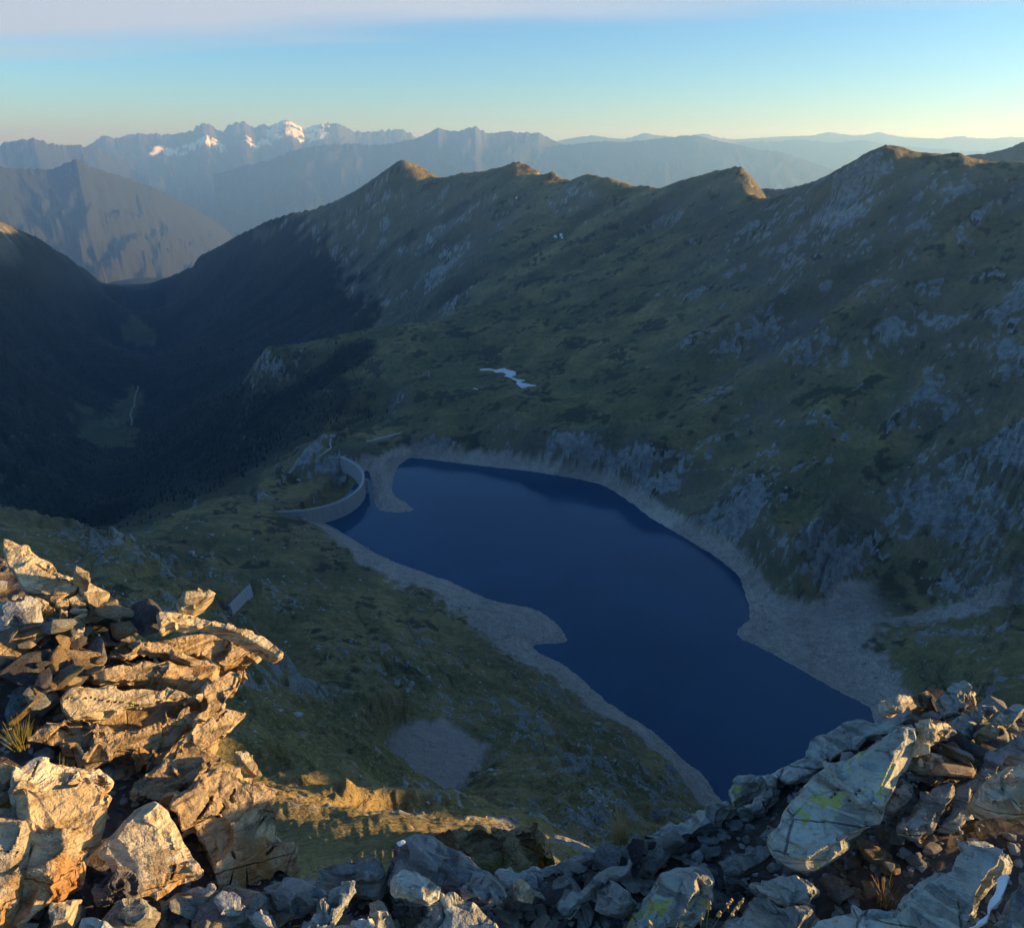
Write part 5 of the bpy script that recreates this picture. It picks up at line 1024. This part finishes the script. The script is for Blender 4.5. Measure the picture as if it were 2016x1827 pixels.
slab('brown_crag', 'brown mossy crag behind the large dark boulder', [(1127,2190),(1150,2176),(1181,2170),(1236,2170),(1276,2158),(1316,2170),(1380,2186),(1426,2236),(1410,2300),(1300,2330),(1240,2330),(1217,2280),(1160,2240)], 0.02, (0.40, -0.50, 0.77), 0.42, M_MOSS, th=0.03, amp=0.014, sdir=(0.9, 0.2, 0.2), group=GB, rough=1.2, cat='crag')
slab('dark_crag', 'dark crag edge just behind the brown mossy crag', [(1270,2160),(1330,2146),(1396,2138),(1428,2174),(1446,2228),(1420,2250),(1370,2190)], -0.22, (-0.1, -0.45, 0.88), 0.36, M_MOSS, amp=0.012, group=GB, cat='crag')
slab('sunlit_stone', 'upright pale stone catching the sun right of the dark boulder', [(1357,2314),(1379,2304),(1409,2342),(1405,2368),(1362,2360)], 0.14, (0.35, -0.6, 0.7), 0.07, M_PALE, amp=0.006, group=GB)
slab('tan_chip', 'small tan stone between dark boulder and crag', [(1276,2318),(1300,2294),(1320,2320),(1290,2338)], 0.12, (0.3, -0.5, 0.8), 0.05, M_PALE, amp=0.005, group=GB)
slab('green_ramp', 'greenish ramp of rock right of the brown crag', [(1296,2288),(1355,2266),(1435,2252),(1490,2224),(1540,2200),(1560,2220),(1480,2280),(1400,2316),(1320,2320)], 0.04, (-0.25, -0.4, 0.88), 0.12, M_GREY, th=0.025, amp=0.012, group=GB)

# ---- right side ---------------------------------------------------------------------------------------------------
slab('lichen_boulder', 'rounded grey boulder with green lichen at the bottom edge', [(1676,2352),(1708,2304),(1747,2271),(1798,2255),(1832,2251),(1858,2292),(1854,2338),(1828,2386),(1790,2424),(1740,2470),(1600,2470),(1643,2396)], 0.22, (-0.32, -0.5, 0.80), 0.16, M_LICHEN, amp=0.009, group=GR_, cat='boulder')
slab('smooth_blue_slab', 'smooth blue grey slab left of the lichen boulder', [(1554,2332),(1589,2296),(1633,2326),(1652,2356),(1626,2394),(1590,2400),(1554,2384)], 0.16, (-0.4, -0.5, 0.77), 0.09, M_BLUE, amp=0.006, group=GR_)
slab('long_stone', 'long greenish stone running down left of the smooth blue slab', [(1450,2370),(1500,2330),(1560,2290),(1620,2256),(1648,2248),(1640,2280),(1580,2310),(1530,2360),(1470,2400)], 0.12, (-0.3, -0.4, 0.86), 0.08, M_GREY, th=0.02, amp=0.008, group=GR_)
slab('great_lichen_slab', 'great tilted slab covered with yellow green lichen, sunlit along its right edge', [(1996,2172),(2052,2084),(2112,2024),(2170,1990),(2224,1957),(2270,1924),(2317,1890),(2358,1864),(2390,1876),(2398,1912),(2378,1976),(2348,2036),(2318,2088),(2306,2128),(2284,2166),(2209,2211),(2164,2241),(2123,2264),(2075,2266),(2026,2240),(2006,2200)], 0.26, (-0.40, -0.50, 0.77), 0.16, M_LICHEN, th=0.035, amp=0.010, group=GR_, cracks=[([(2226,2098),(2252,2070)], 2.0, 0.03), ([(2172,2098),(2200,2066)], 2.0, 0.03), ([(2186,2020),(2260,1950)], 1.6, 0.02)])
slab('ragged_ridge', 'ragged grey ridge behind the great lichen slab', [(1970,2050),(2000,2022),(2075,1965),(2123,1909),(2160,1882),(2194,1856),(2239,1848),(2269,1856),(2338,1848),(2350,1866),(2317,1894),(2224,1962),(2112,2030),(2037,2084),(1990,2100)], 0.10, (-0.35, -0.38, 0.86), 0.20, M_GREY, th=0.03, amp=0.018, group=GR_, rough=1.3, cat='crag')
slab('perched_grey_block', 'grey block with green lichen perched at the left end of the ragged ridge', [(1902,2066),(1934,2026),(1966,2016),(2000,2026),(1988,2056),(1940,2087),(1916,2097)], 0.16, (-0.35, -0.45, 0.82), 0.10, M_LICHEN, amp=0.008, group=GR_, cat='boulder')
slab('layered_ridge', 'thin layered ridge falling left towards the lake shore', [(1660,2196),(1724,2155),(1805,2136),(1853,2104),(1901,2084),(1930,2104),(1885,2133),(1850,2180),(1821,2200),(1740,2210)], 0.05, (-0.3, -0.4, 0.86), 0.14, M_GREY, th=0.022, amp=0.014, group=GR_, rough=1.3, cat='crag')
slab('layered_slab', 'layered rock above the dark hollow left of the great lichen slab', [(1850,2180),(1890,2134),(1940,2092),(2000,2060),(2040,2050),(2040,2084),(1980,2130),(1920,2170),(1870,2200)], 0.03, (-0.3, -0.35, 0.88), 0.12, M_GREY, th=0.022, amp=0.014, group=GR_)
slab('blue_slab', 'blue grey slab pointing right below the dark hollow', [(1880,2248),(1927,2229),(1980,2210),(2024,2193),(2034,2221),(2000,2255),(1934,2291),(1894,2287)], 0.14, (-0.3, -0.45, 0.84), 0.09, M_BLUE, amp=0.007, group=GR_)
slab('ochre_slab', 'smooth ochre grey slab below the blue slab', [(1956,2312),(2030,2294),(2112,2294),(2150,2320),(2120,2362),(2062,2368),(1992,2342)], 0.16, (-0.3, -0.42, 0.85), 0.08, M_GREY, amp=0.006, group=GR_)
slab('broad_grey_slab', 'broad low grey slab at the bottom edge right of the lichen boulder', [(1900,2410),(1953,2350),(1992,2341),(2062,2368),(2120,2366),(2150,2390),(2120,2430),(2060,2460),(1900,2460)], 0.14, (-0.3, -0.42, 0.85), 0.10, M_GREY, amp=0.006, group=GR_)
slab('huge_slab', 'huge grey slab filling the lower right corner', [(2040,2460),(2119,2400),(2179,2377),(2250,2370),(2317,2355),(2358,2314),(2448,2262),(2560,2187),(2616,2177),(2668,2198),(2670,2224),(2637,2275),(2596,2340),(2570,2400),(2520,2480),(2040,2480)], 0.28, (-0.42, -0.45, 0.79), 0.20, M_GREY, th=0.05, amp=0.010, group=GR_)
slab('blue_grey_slab', 'grey blue slab at the right edge beyond the snow strip', [(2560,2470),(2600,2390),(2640,2320),(2700,2262),(2760,2240),(2760,2480)], 0.34, (-0.5, -0.4, 0.77), 0.16, M_BLUE, amp=0.008, group=GR_)
slab('snow_strip', 'narrow tapering strip of snow between the corner slab and the edge slab', [(2528,2440),(2574,2402),(2596,2347),(2611,2298),(2635,2279),(2648,2290),(2637,2326),(2611,2368),(2584,2410),(2545,2446)], 0.315, (-0.45, -0.42, 0.79), 0.05, M_SNOW2, amp=0.003, cat='snow patch')
slab('knobbly_rock', 'whitish knobbly rock at the right edge above the corner slab', [(2588,2080),(2612,2034),(2637,2010),(2700,1984),(2760,1990),(2760,2130),(2644,2125)], 0.26, (-0.1, -0.55, 0.83), 0.16, M_WHITE, amp=0.012, group=GR_)
slab('brown_slab', 'brown grey slab between the great lichen slab and the long right slab', [(2353,2166),(2411,2086),(2460,2056),(2497,2034),(2502,2068),(2450,2155),(2411,2174)], 0.12, (-0.3, -0.4, 0.86), 0.10, M_BLUE, amp=0.008, group=GR_)
slab('long_dark_slab', 'long dark slab rising to the right edge behind the brown slab', [(2457,2152),(2497,2066),(2540,2010),(2597,1958),(2700,1893),(2760,1860),(2760,1970),(2700,1986),(2640,2010),(2597,2088),(2541,2144)], 0.16, (-0.32, -0.4, 0.86), 0.14, M_BLUE, amp=0.010, group=GR_)
slab('blue_boulder', 'blue boulder wedged at the right foot of the great lichen slab', [(2315,2096),(2351,2044),(2373,2028),(2405,2056),(2405,2088),(2356,2126),(2320,2126)], 0.14, (-0.2, -0.55, 0.81), 0.10, M_BLUE, amp=0.008, group=GR_, cat='boulder')
for i, (pl, mt, lf, nn, lb) in enumerate([
    ([(2454,1824),(2490,1796),(2523,1778),(2547,1795),(2540,1838),(2478,1871)], M_GREY, 0.22, (-0.3, -0.5, 0.81), 'tallest splintered slab on the crest of the right rubble'),
    ([(2540,1800),(2556,1804),(2578,1830),(2570,1850),(2544,1842)], M_PALE, 0.20, (0.4, -0.55, 0.73), 'narrow sunlit splinter beside the tallest slab'),
    ([(2355,1820),(2396,1829),(2409,1847),(2381,1864),(2353,1852)], M_WHITE, 0.26, (0.35, -0.55, 0.76), 'whitish sunlit block perched above the lichen slab'),
    ([(2420,1822),(2440,1806),(2452,1820),(2446,1850),(2428,1850)], M_RUST, 0.2, (0.2, -0.6, 0.75), 'small rusty upright stone on the rubble crest'),
    ([(2435,1886),(2485,1876),(2517,1899),(2502,1931),(2470,1950),(2446,1974),(2439,1952),(2456,1914)], M_PALE, 0.22, (0.45, -0.55, 0.70), 'bright layered sunlit stone in the middle of the right rubble'),
    ([(2410,1992),(2440,1974),(2480,1986),(2460,2014),(2412,2004)], M_GREY, 0.16, (-0.1, -0.5, 0.86), 'flat grey stone below the bright layered one'),
    ([(2616,1872),(2668,1834),(2694,1846),(2664,1884),(2640,1890)], M_GREY, 0.24, (-0.2, -0.5, 0.84), 'rounded grey block at the right edge of the rubble crest'),
    ([(2600,1900),(2640,1880),(2660,1900),(2632,1930),(2600,1920)], M_PALE, 0.2, (0.4, -0.5, 0.77), 'sunlit stone under the rounded grey block'),
    ([(2520,1880),(2540,1870),(2580,1900),(2560,1936),(2530,1920)], M_GREY, 0.18, (0.3, -0.5, 0.81), 'broken grey stone right of the bright layered one'),
    ([(2400,1880),(2440,1850),(2480,1862),(2450,1890),(2410,1930)], M_BLUE, 0.16, (-0.4, -0.5, 0.77), 'dark leaning slab on the left of the right rubble'),
    ([(2480,1940),(2520,1926),(2560,1950),(2530,2000),(2490,1990)], M_BLUE, 0.13, (-0.2, -0.5, 0.84), 'dark blue slab low in the right rubble'),
    ([(2560,1850),(2600,1840),(2620,1862),(2590,1884),(2560,1876)], M_GREY, 0.2, (0.1, -0.5, 0.86), 'ragged grey stone on the crest left of the rounded block')]):
    slab('rubble_slab', lb, pl, lf, nn, 0.08, mt, th=0.02, amp=0.009, group='larger stones of the right rubble heap', fac=0.9)

# ---- the part of the summit outside the frame on the right: unseen low crags added to shade the foreground
for i, (x, y, zt, sx_, sy_, sz_) in enumerate([(4.3, 0.75, -1.24, 1.1, 0.6, 0.9), (5.2, 1.8, -1.14, 1.0, 0.8, 1.0), (3.6, -0.15, -1.20, 0.8, 0.5, 0.9)]):
    pts = []
    r_ = np.random.default_rng(50 + i)
    for _ in range(26):
        v_ = r_.normal(size=3); v_ /= np.linalg.norm(v_); pts.append(np.array([x, y, CAM_Z + zt - sz_ / 2]) + v_ * np.array([sx_, sy_, sz_]) * 0.55)
    hull_rock('shading_crag', ['unseen low crag added to shade the summit rocks from the right', 'unseen crag added beyond the right end of the summit for its shadow', 'unseen crag added right of the viewpoint to cast shade'][i], pts, M_GREY, amp=0.02, fac=3.0, cat='crag')
# ------------------------------------------------------------------ loose rubble of the summit: single stones sharing a few shapes
def chip(seed, flat):
    r_ = np.random.default_rng(seed); bm = bmesh.new()
    for _ in range(13):
        v = r_.normal(size=3); v /= np.linalg.norm(v); v = v * r_.uniform(0.8, 1.05) * np.array([1.0, r_.uniform(0.6, 0.8), flat]); bm.verts.new(v)
    bmesh.ops.convex_hull(bm, input=bm.verts[:]); bmesh.ops.delete(bm, geom=[v for v in bm.verts if not v.link_faces], context='VERTS')
    bmesh.ops.bevel(bm, geom=bm.edges[:], offset=0.045, segments=1, affect='EDGES', profile=0.6)
    bmesh.ops.triangulate(bm, faces=bm.faces[:])
    for v in bm.verts: v.co *= 1.0 + 0.05 * (r_.random() - 0.5)
    me = bpy.data.meshes.new('stone'); bm.to_mesh(me); bm.free(); return me
CH = {m.name: [] for m in (M_DARK, M_PALE, M_GREY, M_BLUE, M_RUST, M_WHITE)}
for mi, m in enumerate((M_DARK, M_PALE, M_GREY, M_BLUE, M_RUST, M_WHITE)):
    for k_ in range(4):
        me = chip(700 + k_ * 13 + mi, (0.25, 0.4, 0.55, 0.33)[k_]); me.materials.append(m); CH[m.name].append(me)
rs_ = random.Random(5)
def scatter(poly, n, size, mats, lift, label, group, name='stone', big=1.0):
    P = np.array(S(poly)); x0, y0 = P.min(axis=0); x1, y1 = P.max(axis=0); done = 0
    while done < n:
        px = rs_.uniform(x0, x1); py = rs_.uniform(y0, y1)
        if not inside(np.array([px]), np.array([py]), P)[0]: continue
        p = fhit(px, py, lift * rs_.random()); m = rs_.choice(mats); s_ = size * math.exp(rs_.gauss(0, 0.42)) * big
        o = obj(name, rs_.choice(CH[m.name]), None, label=label, cat='stone', group=group)
        o.location = p; o.scale = (s_, s_ * rs_.uniform(0.7, 1.1), s_ * rs_.uniform(0.8, 1.2)); o.rotation_euler = (rs_.gauss(0, 0.45), rs_.gauss(0, 0.45), rs_.uniform(0, 6.28)); done += 1
scatter([(130,1640),(200,1600),(290,1570),(380,1590),(390,1640),(310,1690),(300,1760),(200,1790),(120,1850),(60,1900),(40,1800),(90,1720)], 90, 0.050, (M_DARK, M_DARK, M_PALE, M_RUST, M_BLUE), 0.16, 'dark or pale flat stone in the rubble hollow of the sunlit outcrop', 'stones in the hollow of the sunlit outcrop')
scatter([(-10,1640),(80,1650),(60,1760),(-10,1780)], 10, 0.05, (M_RUST, M_PALE, M_DARK), 0.14, 'stone on the rusty ledge at the left edge', 'stones on the rusty ledge')
scatter([(90,2420),(300,2400),(560,2360),(800,2400),(960,2420),(1140,2400),(1140,2436),(90,2436)], 55, 0.040, (M_GREY, M_BLUE, M_DARK, M_WHITE), 0.10, 'small angular grey stone between the bottom row rocks', 'stones between the bottom row rocks')
scatter([(1300,2350),(1420,2310),(1540,2250),(1700,2210),(1850,2190),(1880,2250),(1800,2250),(1700,2290),(1600,2300),(1480,2370),(1560,2440),(1300,2436)], 85, 0.034, (M_GREY, M_BLUE, M_GREY, M_DARK), 0.08, 'small grey stone on the rubble slope left of the lichen boulder', 'stones on the middle rubble slope')
scatter([(2200,2230),(2300,2150),(2420,2180),(2540,2160),(2480,2230),(2380,2300),(2300,2350),(2200,2360),(2150,2290)], 45, 0.022, (M_GREY, M_BLUE, M_RUST), 0.04, 'small stone on the brown soil below the great lichen slab', 'stones on the brown soil')
scatter([(2390,1860),(2480,1830),(2620,1850),(2690,1880),(2640,1950),(2560,2000),(2460,2040),(2400,2020)], 75, 0.040, (M_GREY, M_BLUE, M_PALE, M_DARK), 0.16, 'splintered stone piled in the right rubble heap', 'stones of the right rubble heap')
scatter([(1860,2250),(1900,2300),(1960,2340),(1900,2400),(1860,2420),(1850,2350)], 14, 0.035, (M_DARK, M_BLUE), 0.06, 'dark stone in the gap right of the lichen boulder', 'stones right of the lichen boulder')

# ------------------------------------------------------------------ dry grass
t = NT('dry_grass'); M_STRAW = t.done(t.mix(t.rand(), (0.42, 0.33, 0.13), (0.50, 0.40, 0.20)), None, 0.7)
t = NT('green_brown_grass'); M_TUFT = t.done(t.mix(t.rand(), (0.13, 0.12, 0.03), (0.26, 0.20, 0.07)), None, 0.7)
def blade(bm, base, tip, bend, w):
    base = np.array(base, float); tip = np.array(tip, float); n = 5; side = np.cross(tip - base, [0.3, -1, 0.1]); side = side / (np.linalg.norm(side) + 1e-9) * w; prev = None
    for i in range(n + 1):
        t_ = i / n; c = base + (tip - base) * t_ + np.array(bend) * (t_ * t_ - t_) * -1.0; k_ = (1 - t_ * 0.85); a = bm.verts.new(c + side * k_); b = bm.verts.new(c - side * k_); c3 = bm.verts.new(c + np.array([0, -w * 0.9, 0]) * k_)
        if prev: bm.faces.new((prev[0], prev[1], b, a)); bm.faces.new((prev[1], prev[2], c3, b)); bm.faces.new((prev[2], prev[0], a, c3))
        prev = (a, b, c3)
def seed_head(bm, c, d, ln, w):
    m = Matrix.Translation(Vector(c)) @ Vector(d).to_track_quat('Z', 'Y').to_matrix().to_4x4() @ Matrix.Diagonal((w, w, ln, 1)); bmesh.ops.create_icosphere(bm, subdivisions=1, radius=0.5, matrix=m)
def stalks(px, py, n, h, label, lift=0.06):
    p = fhit(px, py, lift); e = empty('grass_stalks', tuple(p), label, 'grass')
    for i in range(n):
        bm = bmesh.new(); bx, by = rs_.gauss(0, 0.012), rs_.gauss(0, 0.012); dx, dy = rs_.gauss(0.01, 0.03), rs_.gauss(0, 0.02); hh = h * rs_.uniform(0.55, 1.0)
        blade(bm, (bx, by, -0.06), (bx + dx, by + dy, hh), (rs_.gauss(0, .02), 0, 0), 0.0011)
        for k_ in range(6): seed_head(bm, (bx + dx * (0.8 + k_ * 0.04) + rs_.gauss(0, .0018), by + dy + rs_.gauss(0, .0015), hh * (0.78 + 0.045 * k_)), (rs_.gauss(0, .4), 0, 1), 0.011, 0.0055)
        me = bpy.data.meshes.new('stalk'); bm.to_mesh(me); bm.free(); obj('stalk', me, M_STRAW, e)
stalks(1400, 1822, 6, 0.11, 'dry straw coloured grass stalks at the bottom edge right of the lichen boulder', 0.14)
stalks(1318, 1826, 3, 0.06, 'two or three short straw stalks before the lichen boulder', 0.2)
def tuft(px, py, n, h, label, mat, lift=0.03):
    p = fhit(px, py, lift); bm = bmesh.new()
    for i in range(n):
        a_ = rs_.uniform(0, 6.28); s_ = rs_.uniform(0, 0.02); l_ = h * rs_.uniform(0.5, 1.0); lean = rs_.uniform(0.2, 0.9)
        blade(bm, (s_ * math.cos(a_), s_ * math.sin(a_), -0.03), (s_ * math.cos(a_) + l_ * lean * math.cos(a_), s_ * math.sin(a_) + l_ * lean * math.sin(a_), l_), (0, 0, l_ * 0.4), 0.0014)
    me = bpy.data.meshes.new('grass_tuft'); bm.to_mesh(me); bm.free(); o = obj('grass_tuft', me, mat, label=label, cat='grass', group='grass tufts among the rocks'); o.location = p
tuft(38, 1452, 55, 0.05, 'yellow green grass tuft in the hollow left of the brown knobbly rock', M_TUFT, 0.08)
tuft(1745, 1758, 40, 0.04, 'small brown grass tuft on the soil under the great lichen slab', M_TUFT, 0.03)
tuft(1225, 1640, 80, 0.07, 'bleached grass tuft on the rim between crag and rubble slope', M_STRAW, 0.04)
tuft(110, 1555, 40, 0.06, 'thin grass tuft near the top of the dark hollow', M_TUFT, 0.08)
# blots of snow on the large dark boulder
slab('snow_blot', 'small bright blot of snow on top of the large dark boulder', [(1040,2206),(1056,2200),(1064,2202),(1052,2212),(1042,2214)], 0.30, (0.0, -0.5, 0.86), 0.02, M_SNOW2, amp=0.002, cat='snow patch', fac=0.7)

# ------------------------------------------------------------------ gravel between the rocks (one mass)
rg_ = np.random.default_rng(77); NG = 3600
ga2_ = rg_.uniform(-0.72, 0.75, NG); rim_ = np.interp(ga2_, RIM_A, RIM_R); gr2_ = 0.9 + (rim_ - 0.9) * rg_.random(NG) ** 0.8
gx_ = gr2_ * np.sin(ga2_); gy_ = gr2_ * np.cos(ga2_); gz2 = fore_z(gx_, gy_); sz = np.exp(rg_.normal(-4.7, 0.55, NG))
sc3 = rg_.uniform(0.6, 1.3, (NG, 3)); sc3[:, 2] *= 0.5; v = ico_v[None] * rg_.uniform(0.65, 1.25, (NG, 12, 1)) * sc3[:, None] * sz[:, None, None]; ro = rg_.uniform(0, 6.28, NG)
V = np.stack([v[..., 0] * np.cos(ro)[:, None] - v[..., 1] * np.sin(ro)[:, None] + gx_[:, None], v[..., 0] * np.sin(ro)[:, None] + v[..., 1] * np.cos(ro)[:, None] + gy_[:, None], v[..., 2] + (gz2 - CAM_Z + sz * 0.15)[:, None]], -1)
F = (np.arange(NG)[:, None, None] * 12 + ico_f[None]).reshape(-1, 3)
o = obj('gravel', mesh_from('gravel', V.reshape(-1, 3), F, False), M_BLUE, kind='stuff', label='small angular gravel on the soil between the summit rocks'); o.location = (0, 0, CAM_Z)
